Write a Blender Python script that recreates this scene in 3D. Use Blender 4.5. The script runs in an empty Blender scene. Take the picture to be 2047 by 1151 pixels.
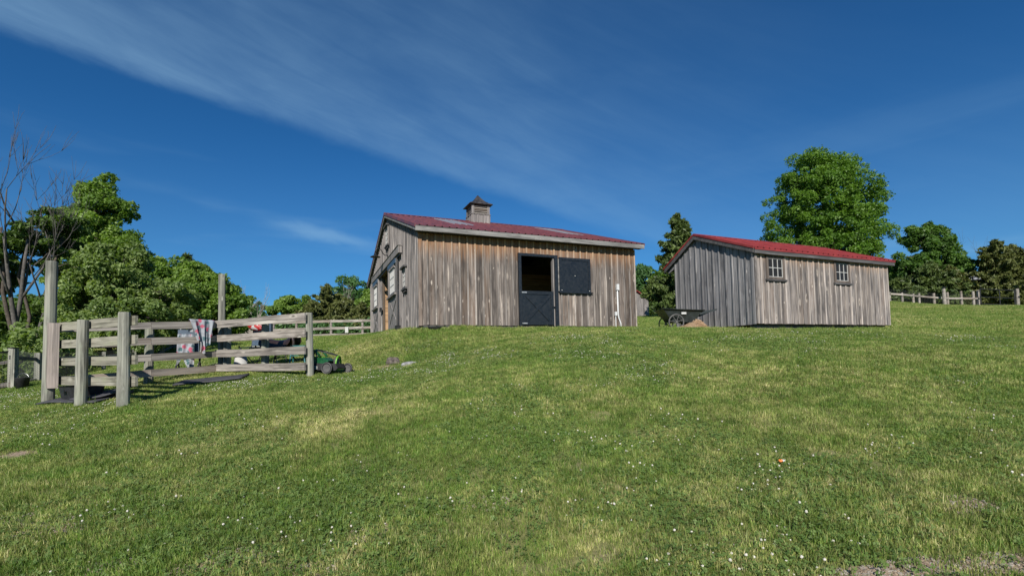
import bpy, math, random
import numpy as np
from mathutils import Vector, Matrix

random.seed(7)
RNG = np.random.default_rng(11)
SC = bpy.context.scene
COL = SC.collection
R = math.radians

# ------------------------------------------------------------------ camera
EYE = 1.6
F_PX, PITCH, ROLL, SHY = 986.77, .0487, .0215, 94.24      # focal length etc. in photo pixels (2047 wide)
cam_d = bpy.data.cameras.new('camera')
cam = bpy.data.objects.new('camera', cam_d)
COL.objects.link(cam)
cam_d.sensor_fit = 'HORIZONTAL'
cam_d.sensor_width = 36
cam_d.lens = F_PX / 2047 * 36
cam_d.shift_y = SHY / 2047
cam_d.clip_start = .1
cam_d.clip_end = 3000
_c, _s, _cr, _sr = math.cos(PITCH), math.sin(PITCH), math.cos(ROLL), math.sin(ROLL)
r0, f0, u0 = Vector((1, 0, 0)), Vector((0, _c, _s)), Vector((0, -_s, _c))
rr_, uu_ = r0 * _cr - u0 * _sr, r0 * _sr + u0 * _cr
cam.matrix_world = Matrix(((rr_.x, uu_.x, -f0.x, 0), (rr_.y, uu_.y, -f0.y, 0), (rr_.z, uu_.z, -f0.z, EYE), (0, 0, 0, 1)))
SC.camera = cam

# ------------------------------------------------------------------ light
SUN_EL, SUN_AZ = R(33), R(3)           # the sun stands behind the camera, a touch to its left
to_sun = Vector((-math.sin(SUN_AZ) * math.cos(SUN_EL), -math.cos(SUN_AZ) * math.cos(SUN_EL), math.sin(SUN_EL)))
sun_d = bpy.data.lights.new('sun', 'SUN')
sun_d.energy = 4.9
sun_d.angle = R(.55)
sun_d.color = (1, .94, .84)
sun = bpy.data.objects.new('sun', sun_d)
COL.objects.link(sun)
sun.rotation_euler = to_sun.to_track_quat('Z', 'Y').to_euler()
sun.location = (0, -20, 30)

SC.view_settings.view_transform = 'Standard'
SC.view_settings.look = 'None'
SC.view_settings.gamma = 1
SC.view_settings.exposure = .4
SC.render.film_transparent = False
try:
    SC.cycles.max_bounces = 6
    SC.cycles.transparent_max_bounces = 6
except Exception:
    pass


def ray(px, py):
    u2, w2 = (px - 1023.5) / F_PX, -(py - 575.5 - SHY) / F_PX
    u, w = u2 * _cr + w2 * _sr, -u2 * _sr + w2 * _cr
    return np.array([u, _c - w * _s, _s + w * _c])


def at(px, py, Y):
    d = ray(px, py)
    return np.array([0, 0, EYE]) + d * (Y / d[1])


# ------------------------------------------------------------------ world sky
W = bpy.data.worlds.new('World')
SC.world = W
W.use_nodes = True
nt = W.node_tree
nt.nodes.clear()


def N(nt, kind, **kw):
    n = nt.nodes.new(kind)
    for k, v in kw.items():
        if k == 'inp':
            for kk, vv in v.items():
                n.inputs[kk].default_value = vv
        else:
            setattr(n, k, v)
    return n


def L(nt, a, b):
    nt.links.new(a, b)


def MATH(nt, op, a, b=None, clamp=False):
    n = nt.nodes.new('ShaderNodeMath')
    n.operation = op
    n.use_clamp = clamp
    for i, v in enumerate((a, b)):
        if v is None:
            continue
        if isinstance(v, (int, float)):
            n.inputs[i].default_value = v
        else:
            nt.links.new(v, n.inputs[i])
    return n.outputs[0]


def MAPR(nt, v, a, b, c=0., d=1., smooth=True):
    n = nt.nodes.new('ShaderNodeMapRange')
    n.interpolation_type = 'SMOOTHSTEP' if smooth else 'LINEAR'
    nt.links.new(v, n.inputs[0])
    for i, x in enumerate((a, b, c, d)):
        n.inputs[i + 1].default_value = x
    return n.outputs[0]


def MIX(nt, fac, a, b, blend='MIX'):
    n = nt.nodes.new('ShaderNodeMix')
    n.data_type = 'RGBA'
    n.blend_type = blend
    for sock, v in ((n.inputs[0], fac), (n.inputs[6], a), (n.inputs[7], b)):
        if isinstance(v, (int, float)):
            sock.default_value = v
        elif isinstance(v, tuple):
            sock.default_value = v if len(v) == 4 else (*v, 1)
        else:
            nt.links.new(v, sock)
    return n.outputs[2]


sky = N(nt, 'ShaderNodeTexSky', sky_type='NISHITA', sun_disc=False)
sky.sun_elevation = SUN_EL
sky.sun_rotation = math.pi + SUN_AZ
sky.altitude = 200
sky.air_density = 1.0
sky.dust_density = .25
sky.ozone_density = 3.0
geo = N(nt, 'ShaderNodeNewGeometry')
nrm = N(nt, 'ShaderNodeVectorMath', operation='NORMALIZE')
tc = N(nt, 'ShaderNodeTexCoord')
L(nt, tc.outputs['Generated'], nrm.inputs[0])
d1, d2 = ray(0, 68), ray(900, 362)
n_edge = np.cross(d1, d2)
n_edge /= np.linalg.norm(n_edge)
if n_edge @ ray(900, 100) < 0:
    n_edge = -n_edge
dot = N(nt, 'ShaderNodeVectorMath', operation='DOT_PRODUCT')
L(nt, nrm.outputs[0], dot.inputs[0])
dot.inputs[1].default_value = tuple(n_edge)
along = np.cross(n_edge, np.array([0, .6, .8]))
along = d2 / np.linalg.norm(d2) - d1 / np.linalg.norm(d1)
along /= np.linalg.norm(along)
dota = N(nt, 'ShaderNodeVectorMath', operation='DOT_PRODUCT')
L(nt, nrm.outputs[0], dota.inputs[0])
dota.inputs[1].default_value = tuple(along)
mp = N(nt, 'ShaderNodeCombineXYZ')
L(nt, MATH(nt, 'MULTIPLY', dota.outputs[1], 2.2), mp.inputs[0])
L(nt, MATH(nt, 'MULTIPLY', dot.outputs[1], 5.0), mp.inputs[1])
nz = N(nt, 'ShaderNodeTexNoise', inp={'Scale': 2.4, 'Detail': 7., 'Roughness': .55, 'Distortion': .35})
L(nt, mp.outputs[0], nz.inputs['Vector'])
nz2 = N(nt, 'ShaderNodeTexNoise', inp={'Scale': 7., 'Detail': 6., 'Roughness': .6, 'Distortion': .5})
L(nt, mp.outputs[0], nz2.inputs['Vector'])
dd = MATH(nt, 'ADD', dot.outputs[1], MATH(nt, 'MULTIPLY', MATH(nt, 'SUBTRACT', nz2.outputs[0], .5), .02))
edge = MAPR(nt, dd, -.006, .022)
fade = MATH(nt, 'MULTIPLY', MAPR(nt, dd, .02, .58, 1., .0, True), MAPR(nt, dota.outputs[1], .35, .8, 1., .35))
core = MAPR(nt, dd, .01, .16, 1., 0.)
tex = MAPR(nt, nz.outputs[0], .2, .75, .5, 1.05)
mpf = N(nt, 'ShaderNodeCombineXYZ')
L(nt, MATH(nt, 'MULTIPLY', dota.outputs[1], 2.0), mpf.inputs[0])
L(nt, MATH(nt, 'MULTIPLY', MATH(nt, 'ADD', dot.outputs[1], MATH(nt, 'MULTIPLY', dota.outputs[1], .12)), 16.), mpf.inputs[1])
nzf = N(nt, 'ShaderNodeTexNoise', inp={'Scale': 1.6, 'Detail': 8., 'Roughness': .62, 'Distortion': .6})
L(nt, mpf.outputs[0], nzf.inputs['Vector'])
tex = MATH(nt, 'MULTIPLY', tex, MAPR(nt, nzf.outputs[0], .3, .7, .78, 1.12))
m1 = MATH(nt, 'MULTIPLY', MATH(nt, 'MULTIPLY', edge, fade), tex)
farleft = MAPR(nt, dota.outputs[1], -.85, .3, 1., .3)
m1 = MATH(nt, 'MULTIPLY', m1, MATH(nt, 'ADD', .225, MATH(nt, 'MULTIPLY', MATH(nt, 'MULTIPLY', core, farleft), .20)))
# thin low wisps
sep = N(nt, 'ShaderNodeSeparateXYZ')
L(nt, nrm.outputs[0], sep.inputs[0])
mp2 = N(nt, 'ShaderNodeMapping', inp={'Scale': (1.6, 1.6, 11.), 'Rotation': (.12, .1, .3)})
L(nt, nrm.outputs[0], mp2.inputs[0])
nz3 = N(nt, 'ShaderNodeTexNoise', inp={'Scale': 1.7, 'Detail': 5., 'Roughness': .5, 'Distortion': .2})
L(nt, mp2.outputs[0], nz3.inputs['Vector'])
m2 = MATH(nt, 'MULTIPLY', MAPR(nt, nz3.outputs[0], .52, .78), MAPR(nt, sep.outputs[2], .45, .1, 0., .22))
low = MAPR(nt, sep.outputs[2], .02, .42, .15, 0.)
cdir = ray(655, 470)
cdir /= np.linalg.norm(cdir)
e1 = ray(735, 488) / np.linalg.norm(ray(735, 488)) - cdir
e1 /= np.linalg.norm(e1)
e2 = np.cross(cdir, e1)


def axis_dot(v):
    n = N(nt, 'ShaderNodeVectorMath', operation='DOT_PRODUCT')
    L(nt, nrm.outputs[0], n.inputs[0])
    n.inputs[1].default_value = tuple(v)
    return n.outputs[1]


wa = MATH(nt, 'ABSOLUTE', MATH(nt, 'SUBTRACT', axis_dot(e1), float(e1 @ cdir)))
wb = MATH(nt, 'ABSOLUTE', MATH(nt, 'ADD', axis_dot(e2), MATH(nt, 'MULTIPLY', MATH(nt, 'SUBTRACT', nz2.outputs[0], .5), .02)))
front = MAPR(nt, axis_dot(cdir), .6, .8)
m3 = MATH(nt, 'MULTIPLY', MATH(nt, 'MULTIPLY', MAPR(nt, wa, .14, .01), MAPR(nt, wb, .018, .0)), MATH(nt, 'MULTIPLY', front, .30))
mask = MATH(nt, 'ADD', MATH(nt, 'ADD', MATH(nt, 'ADD', m1, m2), low), m3, clamp=True)
tint = MIX(nt, 1., sky.outputs[0], (.175, .61, .98), 'MULTIPLY')
col = MIX(nt, mask, tint, (3.5, 6.1, 8.6))
bg = N(nt, 'ShaderNodeBackground', inp={'Strength': .066})
L(nt, col, bg.inputs[0])
out = N(nt, 'ShaderNodeOutputWorld')
L(nt, bg.outputs[0], out.inputs[0])


# ------------------------------------------------------------------ mesh helpers
def mesh_np(name, V, Fc, mat=None, smooth=False, attrs=None):
    V = np.asarray(V, np.float32)
    Fc = np.asarray(Fc, np.int32)
    me = bpy.data.meshes.new(name)
    k = Fc.shape[1]
    me.vertices.add(len(V))
    me.vertices.foreach_set('co', V.ravel())
    me.loops.add(Fc.size)
    me.loops.foreach_set('vertex_index', Fc.ravel())
    me.polygons.add(len(Fc))
    me.polygons.foreach_set('loop_start', np.arange(len(Fc), dtype=np.int32) * k)
    if smooth:
        me.polygons.foreach_set('use_smooth', np.ones(len(Fc), bool))
    if attrs:
        for an, av in attrs.items():
            a = me.attributes.new(an, 'FLOAT', 'POINT')
            a.data.foreach_set('value', np.asarray(av, np.float32))
    me.update(calc_edges=True)
    if mat:
        me.materials.append(mat)
    return me


def link(name, me, parent=None, loc=(0, 0, 0), rot=None):
    o = bpy.data.objects.new(name, me)
    COL.objects.link(o)
    if parent:
        o.parent = parent
    o.location = loc
    if rot is not None:
        if hasattr(rot, 'w'):
            o.rotation_mode = 'QUATERNION'
            o.rotation_quaternion = rot
        else:
            o.rotation_euler = rot
    return o


def tag(o, label=None, cat=None, group=None, kind=None):
    if label: o['label'] = label
    if cat: o['category'] = cat
    if group: o['group'] = group
    if kind: o['kind'] = kind
    return o


def thing(name, label, cat, loc=(0, 0, 0), rz=0, group=None):
    o = bpy.data.objects.new(name, None)
    COL.objects.link(o)
    o.empty_display_size = .2
    o.location = loc
    o.rotation_euler = (0, 0, rz)
    return tag(o, label, cat, group)


class MB:
    """collects shapes for one mesh"""
    def __init__(s):
        s.v, s.f = [], []

    def box(s, x0, x1, y0, y1, z0, z1, m=None):
        b = len(s.v)
        p = [(x, y, z) for z in (z0, z1) for x, y in ((x0, y0), (x1, y0), (x1, y1), (x0, y1))]
        if m is not None:
            p = [tuple(m @ Vector(q)) for q in p]
        s.v += p
        s.f += [tuple(b + i for i in q) for q in ((0, 3, 2, 1), (4, 5, 6, 7), (0, 1, 5, 4), (1, 2, 6, 5), (2, 3, 7, 6), (3, 0, 4, 7))]
        return s

    def bar(s, p, q, w, h, up=(0, 0, 1)):
        """rectangular bar from p to q, w across, h along up"""
        p, q, up = Vector(p), Vector(q), Vector(up)
        d = (q - p).normalized()
        sd = d.cross(up).normalized()
        u = sd.cross(d)
        b = len(s.v)
        for e in (p, q):
            for a, c in ((-1, -1), (1, -1), (1, 1), (-1, 1)):
                s.v.append(tuple(e + sd * (a * w / 2) + u * (c * h / 2)))
        s.f += [tuple(b + i for i in t) for t in ((0, 1, 2, 3), (7, 6, 5, 4), (0, 4, 5, 1), (1, 5, 6, 2), (2, 6, 7, 3), (3, 7, 4, 0))]
        return s

    def tube(s, pts, rad, n=8, caps=True, closed=False):
        pts = [Vector(p) for p in pts]
        if not hasattr(rad, '__len__'):
            rad = [rad] * len(pts)
        b = len(s.v)
        prev = None
        m = len(pts)
        for i, p in enumerate(pts):
            if closed:
                t = (pts[(i + 1) % m] - pts[i - 1]).normalized()
            else:
                t = (pts[min(i + 1, m - 1)] - pts[max(i - 1, 0)]).normalized()
            if prev is None:
                a = Vector((0, 0, 1)) if abs(t.z) < .9 else Vector((1, 0, 0))
                prev = t.cross(a).normalized()
            x = (prev - t * prev.dot(t)).normalized()
            prev = x
            y = t.cross(x)
            for k in range(n):
                an = 2 * math.pi * k / n
                s.v.append(tuple(p + (x * math.cos(an) + y * math.sin(an)) * rad[i]))
        for i in range(m if closed else m - 1):
            i2 = (i + 1) % m
            for k in range(n):
                k2 = (k + 1) % n
                s.f.append((b + i * n + k, b + i * n + k2, b + i2 * n + k2, b + i2 * n + k))
        if caps and not closed:
            s.f.append(tuple(b + k for k in reversed(range(n))))
            s.f.append(tuple(b + (m - 1) * n + k for k in range(n)))
        return s

    def prism(s, poly, axis, a, b_):
        """2-D polygon extruded from a to b_ along axis (0 x, 1 y, 2 z)"""
        b = len(s.v)
        n = len(poly)
        for e in (a, b_):
            for (u, w) in poly:
                q = [0, 0, 0]
                o = [i for i in range(3) if i != axis]
                q[axis], q[o[0]], q[o[1]] = e, u, w
                s.v.append(tuple(q))
        s.f.append(tuple(b + i for i in range(n)))
        s.f.append(tuple(b + n + i for i in reversed(range(n))))
        for i in range(n):
            j = (i + 1) % n
            s.f.append((b + j, b + i, b + n + i, b + n + j))
        return s

    def lathe(s, prof, n=16, cx=0, cy=0):
        b = len(s.v)
        for (r, z) in prof:
            for k in range(n):
                a = 2 * math.pi * k / n
                s.v.append((cx + r * math.cos(a), cy + r * math.sin(a), z))
        for i in range(len(prof) - 1):
            for k in range(n):
                k2 = (k + 1) % n
                s.f.append((b + i * n + k, b + i * n + k2, b + (i + 1) * n + k2, b + (i + 1) * n + k))
        return s

    def mesh(s, name, mat, smooth=False):
        me = bpy.data.meshes.new(name)
        me.from_pydata(s.v, [], s.f)
        me.validate()
        import bmesh
        bm = bmesh.new()
        bm.from_mesh(me)
        bmesh.ops.recalc_face_normals(bm, faces=bm.faces)
        bm.to_mesh(me)
        bm.free()
        if smooth:
            for p in me.polygons:
                p.use_smooth = True
        if mat:
            me.materials.append(mat)
        return me

    def build(s, name, mat, parent=None, loc=(0, 0, 0), rot=None, smooth=False):
        return link(name, s.mesh(name, mat, smooth), parent, loc, rot)


# ------------------------------------------------------------------ materials
def new_mat(name):
    m = bpy.data.materials.new(name)
    m.use_nodes = True
    m.node_tree.nodes.clear()
    o = m.node_tree.nodes.new('ShaderNodeOutputMaterial')
    b = m.node_tree.nodes.new('ShaderNodeBsdfPrincipled')
    m.node_tree.links.new(b.outputs[0], o.inputs[0])
    return m, m.node_tree, b


def plain(name, col, rough=.6, metal=0., var=.12, scale=8., bump=0.):
    m, nt, b = new_mat(name)
    tc = N(nt, 'ShaderNodeTexCoord')
    nz = N(nt, 'ShaderNodeTexNoise', inp={'Scale': scale, 'Detail': 6., 'Roughness': .65})
    L(nt, tc.outputs['Object'], nz.inputs['Vector'])
    v = MAPR(nt, nz.outputs[0], .25, .75, 1 - var * 2.2, 1 + var, False)
    mul = N(nt, 'ShaderNodeVectorMath', operation='SCALE')
    mul.inputs[0].default_value = col
    L(nt, v, mul.inputs['Scale'])
    L(nt, mul.outputs[0], b.inputs['Base Color'])
    b.inputs['Metallic'].default_value = metal
    L(nt, MAPR(nt, nz.outputs[0], .3, .7, max(.05, rough - .12), min(1, rough + .12), False), b.inputs['Roughness'])
    if bump:
        bp = N(nt, 'ShaderNodeBump', inp={'Strength': bump, 'Distance': .01})
        L(nt, nz.outputs[0], bp.inputs['Height'])
        L(nt, bp.outputs[0], b.inputs['Normal'])
    return m


def wood(name, light, mid, dark, axis=2, warm=None, knots=.5, seed=0., val=.25, moss=None, brown=.0):
    """weathered timber, grain along the piece's own long axis; warm=(colour, z0, z1): less bleached timber high under the eave"""
    m, nt, b = new_mat(name)
    tc = N(nt, 'ShaderNodeTexCoord')
    oi = N(nt, 'ShaderNodeObjectInfo')
    off = N(nt, 'ShaderNodeCombineXYZ')
    L(nt, MATH(nt, 'MULTIPLY', oi.outputs['Random'], 37.), off.inputs[0])
    L(nt, MATH(nt, 'MULTIPLY', oi.outputs['Random'], 91.), off.inputs[1])
    L(nt, MATH(nt, 'MULTIPLY', oi.outputs['Random'], 53.), off.inputs[2])
    ad = N(nt, 'ShaderNodeVectorMath', operation='ADD')
    L(nt, tc.outputs['Object'], ad.inputs[0])
    L(nt, off.outputs[0], ad.inputs[1])

    def noise(across, alongs, detail=6., rough=.6, dist=0.):
        sc = [across] * 3
        sc[axis] = alongs
        mp = N(nt, 'ShaderNodeMapping', inp={'Scale': tuple(sc)})
        L(nt, ad.outputs[0], mp.inputs[0])
        n = N(nt, 'ShaderNodeTexNoise', inp={'Scale': 1., 'Detail': detail, 'Roughness': rough, 'Distortion': dist})
        L(nt, mp.outputs[0], n.inputs['Vector'])
        return n.outputs[0]
    streak = noise(24., .8, 6., .62, .5)
    fine = noise(130., 3.0, 4., .6)
    blot = noise(5., 1.1, 5., .6, .3)
    c = MIX(nt, MAPR(nt, streak, .30, .60), dark, mid)
    c = MIX(nt, MATH(nt, 'MULTIPLY', MAPR(nt, noise(15., .6, 5., .6, .6), .54, .74), .8), c, light)
    c = MIX(nt, MATH(nt, 'MULTIPLY', MAPR(nt, blot, .47, .66), .7), c, dark)
    # some boards browner than others
    fr = MATH(nt, 'FRACT', MATH(nt, 'MULTIPLY', oi.outputs['Random'], 17.3))
    bf = MATH(nt, 'MULTIPLY', MATH(nt, 'MULTIPLY', MAPR(nt, fr, .35, 1.), MAPR(nt, noise(7., .9, 4., .6), .35, .65)), brown)
    c = MIX(nt, bf, c, tuple(x * y for x, y in zip(mid, (.95, .70, .50))))
    # per-piece tone
    rv = MAPR(nt, oi.outputs['Random'], 0, 1, 1 - val, 1 + val, False)
    sc_ = N(nt, 'ShaderNodeVectorMath', operation='SCALE')
    L(nt, c, sc_.inputs[0])
    L(nt, rv, sc_.inputs['Scale'])
    c = sc_.outputs[0]
    if warm:
        wc, z0, z1 = warm
        g = N(nt, 'ShaderNodeNewGeometry')
        sp = N(nt, 'ShaderNodeSeparateXYZ')
        L(nt, g.outputs['Position'], sp.inputs[0])
        zz = MATH(nt, 'ADD', sp.outputs[2], MATH(nt, 'MULTIPLY', MATH(nt, 'SUBTRACT', noise(14., .8), .5), 1.1))
        wf = MATH(nt, 'MULTIPLY', MAPR(nt, zz, z0, z1), MAPR(nt, fine, .25, .65, .45, 1.))
        wn = N(nt, 'ShaderNodeVectorMath', operation='SCALE')
        wn.inputs[0].default_value = wc
        L(nt, MAPR(nt, streak, .3, .7, .55, 1.25, False), wn.inputs['Scale'])
        c = MIX(nt, MATH(nt, 'MULTIPLY', wf, .8), c, wn.outputs[0])
    if moss:
        c = MIX(nt, MATH(nt, 'MULTIPLY', MAPR(nt, noise(3.5, 1.5, 5., .7), .48, .68), .55), c, moss)
    # knots and torn flakes
    if knots:
        sc = [9.] * 3
        sc[axis] = 3.2
        mp = N(nt, 'ShaderNodeMapping', inp={'Scale': tuple(sc)})
        L(nt, ad.outputs[0], mp.inputs[0])
        vo = N(nt, 'ShaderNodeTexVoronoi', feature='F1', inp={'Scale': .85, 'Randomness': 1.})
        L(nt, mp.outputs[0], vo.inputs['Vector'])
        pick = N(nt, 'ShaderNodeSeparateColor')
        L(nt, vo.outputs['Color'], pick.inputs[0])
        kd = MATH(nt, 'ADD', vo.outputs['Distance'], MATH(nt, 'MULTIPLY', MATH(nt, 'SUBTRACT', MATH(nt, 'ADD', fine, streak), 1.), .5))
        kd = MATH(nt, 'MULTIPLY', kd, MAPR(nt, pick.outputs[2], 0., 1., .6, 1.7))
        on = MAPR(nt, pick.outputs[0], 1 - knots, 1 - knots + .02)
        ring = MATH(nt, 'MULTIPLY', MAPR(nt, kd, .30, .10), on)
        core = MATH(nt, 'MULTIPLY', MAPR(nt, kd, .17, .06), on)
        lightc = tuple(min(.8, x * 1.12) for x in light)
        c = MIX(nt, MATH(nt, 'MULTIPLY', ring, .55), c, MIX(nt, MAPR(nt, pick.outputs[1], .4, .6), lightc, dark))
        c = MIX(nt, MATH(nt, 'MULTIPLY', core, .8), c, MIX(nt, MAPR(nt, pick.outputs[1], .45, .55), (.035, .028, .024), lightc))
    L(nt, c, b.inputs['Base Color'])
    b.inputs['Roughness'].default_value = .82
    b.inputs['Specular IOR Level'].default_value = .25
    hb = MATH(nt, 'ADD', MATH(nt, 'MULTIPLY', streak, .7), MATH(nt, 'MULTIPLY', fine, .3))
    bp = N(nt, 'ShaderNodeBump', inp={'Strength': .55, 'Distance': .006})
    L(nt, hb, bp.inputs['Height'])
    L(nt, bp.outputs[0], b.inputs['Normal'])
    return m


BARN_Z = 2.625
M = {}
M['barn_board'] = wood('barn_siding', (.45, .39, .34), (.168, .144, .130), (.044, .038, .036), 2,
                       warm=((.30, .145, .06), BARN_Z + 1.85, BARN_Z + 2.6), knots=.42, val=.36, brown=.45)
M['barn_batten'] = wood('barn_batten_timber', (.52, .455, .40), (.27, .24, .222), (.085, .076, .071), 2,
                        warm=((.46, .27, .13), BARN_Z + 1.85, BARN_Z + 2.6), knots=.2, val=.3)
M['shed_batten'] = wood('shed_batten_timber', (.62, .54, .46), (.40, .35, .32), (.17, .155, .15), 2,
                        warm=((.56, .33, .16), BARN_Z + 1.5, BARN_Z + 2.3), knots=.2, val=.3)
M['gable_board'] = wood('gable_siding', (.42, .39, .37), (.24, .222, .215), (.09, .083, .083), 2, knots=.2, val=.2)
M['shed_board'] = wood('shed_siding', (.57, .495, .43), (.23, .205, .193), (.058, .054, .056), 2,
                       warm=((.52, .29, .13), BARN_Z + 1.55, BARN_Z + 2.35), knots=.42, brown=.3)
M['shed_gable'] = wood('shed_end_siding', (.40, .39, .39), (.235, .23, .238), (.09, .09, .098), 2, knots=.25, val=.18)
M['trim_x'] = wood('weathered_trim', (.42, .41, .395), (.255, .25, .243), (.09, .088, .086), 0, knots=.1, val=.1)
M['trim_dark'] = wood('dark_trim', (.17, .165, .165), (.09, .088, .09), (.042, .041, .043), 0, knots=.15, val=.15)
M['win_frame'] = wood('window_frame_timber', (.24, .19, .155), (.13, .105, .09), (.06, .05, .045), 2, knots=.1, val=.1)
M['rail'] = wood('fence_rail_timber', (.50, .46, .41), (.30, .272, .245), (.095, .085, .077), 0, knots=.2, val=.2, brown=.3)
M['rail_moss'] = wood('mossy_fence_rail_timber', (.47, .45, .38), (.29, .275, .225), (.10, .095, .075), 0, knots=.22, val=.12, moss=(.22, .235, .15))
M['post'] = wood('fence_post_timber', (.43, .425, .37), (.265, .263, .225), (.085, .085, .073), 2, knots=.3, val=.12, moss=(.24, .265, .205))
M['post_plank'] = wood('upright_plank_timber', (.47, .41, .37), (.31, .265, .24), (.16, .14, .13), 2, knots=.1, val=.1)
M['inner'] = wood('interior_plank', (.55, .38, .24), (.42, .27, .16), (.25, .16, .09), 0, knots=.2, val=.15)
M['dark_in'] = plain('interior_timber', (.10, .075, .055), .9, 0, .2)
M['black'] = plain('black_painted_door', (.013, .016, .021), .38, 0, .25, 14., .15)
M['blackmetal'] = plain('black_iron', (.02, .021, .023), .45, .3, .2)
M['steel'] = plain('galvanised_steel', (.38, .39, .40), .4, .8, .12, 20.)
M['wire'] = plain('dull_wire', (.10, .105, .105), .6, .4, .1)
M['pvc'] = plain('white_conduit', (.55, .56, .57), .4, 0, .05)
M['white'] = plain('white_paint', (.44, .44, .43), .5, 0, .05)
M['roof_old'] = plain('faded_red_metal', (.175, .052, .056), .5, .1, .25, 1.6)
M['roof_red'] = plain('red_metal', (.27, .038, .036), .5, .1, .25, 1.6)
M['roof_grey'] = plain('grey_fibreglass', (.20, .20, .225), .4, 0, .1, 3.)
M['copper'] = plain('weathered_sheet_metal', (.085, .078, .078), .5, .5, .45, 6.)
M['concrete'] = plain('concrete', (.34, .32, .29), .9, 0, .2, 12., .3)
M['glass'] = None
M['cart'] = plain('black_plastic_tub', (.028, .034, .034), .42, 0, .2, 6.)
M['cartmetal'] = plain('grey_wheel', (.095, .092, .09), .55, .2, .15)
M['rubber'] = plain('black_rubber', (.018, .018, .021), .6, 0, .3, 9.)
M['rubber_grey'] = plain('dusty_rubber', (.05, .05, .06), .75, 0, .3, 9.)
M['green'] = plain('bright_green_plastic', (.12, .33, .025), .4, 0, .15)
M['dkgreen'] = plain('green_plastic', (.008, .085, .03), .35, 0, .3)
M['teal'] = plain('teal_paint', (.02, .13, .14), .4, 0, .15)
M['leather'] = plain('dark_leather', (.028, .017, .016), .4, 0, .3, 12.)
M['navy'] = plain('blue_grey_panel', (.05, .08, .12), .5, 0, .2)
M['orange'] = plain('orange_peel', (.75, .22, .05), .5, 0, .15, 30.)
M['stone'] = plain('grey_stone', (.26, .26, .27), .85, 0, .35, 10., .5)
M['stump'] = plain('rotten_stump', (.12, .10, .085), .9, 0, .45, 18., .6)
M['bark'] = plain('bark', (.085, .068, .055), .9, 0, .4, 9., .7)
M['bark_grey'] = plain('grey_dead_bark', (.10, .092, .085), .9, 0, .35, 7., .6)
M['bark_pale'] = plain('pale_dead_wood', (.34, .31, .27), .9, 0, .3, 7., .4)
M['shingle'] = plain('grey_shingles', (.22, .225, .235), .8, 0, .15, 20., .2)
M['siding'] = plain('blue_grey_siding', (.10, .14, .16), .7, 0, .1)
M['sand'] = plain('arena_sand', (.46, .38, .28), .95, 0, .15, 3.)
M['clod'] = plain('soil_clod', (.30, .23, .165), .95, 0, .3, 40.)
M['gravel'] = plain('gravel', (.36, .32, .27), .95, 0, .3, 40., .5)


def glass_mat():
    m, nt, b = new_mat('window_glass')
    b.inputs['Base Color'].default_value = (.02, .018, .016, 1)
    b.inputs['Roughness'].default_value = .1
    b.inputs['Specular IOR Level'].default_value = .2
    return m


M['glass'] = glass_mat()


def leaf_mat(name, a, bcol, trans=.45):
    m, nt, b = new_mat(name)
    at_ = N(nt, 'ShaderNodeAttribute', attribute_name='rnd')
    c = MIX(nt, at_.outputs['Fac'], a, bcol)
    L(nt, c, b.inputs['Base Color'])
    b.inputs['Roughness'].default_value = .5
    b.inputs['Specular IOR Level'].default_value = .35
    tr = N(nt, 'ShaderNodeBsdfTranslucent')
    tcol = MIX(nt, 1., c, (1.1, 1.25, .35), 'MULTIPLY')
    L(nt, tcol, tr.inputs[0])
    mx = N(nt, 'ShaderNodeMixShader', inp={0: trans})
    o = [n for n in nt.nodes if n.type == 'OUTPUT_MATERIAL'][0]
    L(nt, b.outputs[0], mx.inputs[1])
    L(nt, tr.outputs[0], mx.inputs[2])
    L(nt, mx.outputs[0], o.inputs[0])
    return m


M['leaf_oak'] = leaf_mat('oak_leaves', (0.062, 0.145, 0.020), (0.165, 0.285, 0.040))
M['leaf_maple'] = leaf_mat('maple_leaves', (0.085, 0.165, 0.030), (0.245, 0.36, 0.075))
M['leaf_mid'] = leaf_mat('mid_leaves', (0.05, 0.115, 0.025), (0.125, 0.225, 0.045))
M['leaf_pale'] = leaf_mat('pale_leaves', (0.105, 0.17, 0.045), (0.28, 0.36, 0.13))
M['leaf_dark'] = leaf_mat('dark_leaves', (0.055, 0.105, 0.025), (0.13, 0.20, 0.05))
M['leaf_blue'] = leaf_mat('blue_green_leaves', (0.053, 0.135, 0.045), (0.128, 0.240, 0.090))
M['cedar'] = leaf_mat('cedar_sprays', (0.042, 0.075, 0.02), (0.115, 0.155, 0.042), .2)
M['cedar_olive'] = leaf_mat('olive_cedar_sprays', (0.06, 0.08, 0.022), (0.145, 0.16, 0.048), .2)

# ------------------------------------------------------------------ terrain
B_O, B_TH, B_L, B_W = np.array([-2.623, 14.0, BARN_Z]), .3993, 7.49, 10.78
S_O, S_TH, S_L, S_W = np.array([7.15, 14.41, 2.488]), .411, 6.37, 3.24


def b2w(o, th, x, y):
    return np.array([o[0] + math.cos(th) * x - math.sin(th) * y, o[1] + math.sin(th) * x + math.cos(th) * y])


CTRL = []


def ctl(x, y, z):
    CTRL.append((x, y, z))


def ctlp(px, py, Y, dz=0.):
    q = at(px, py, Y)
    ctl(q[0], q[1], q[2] + dz)


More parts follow.
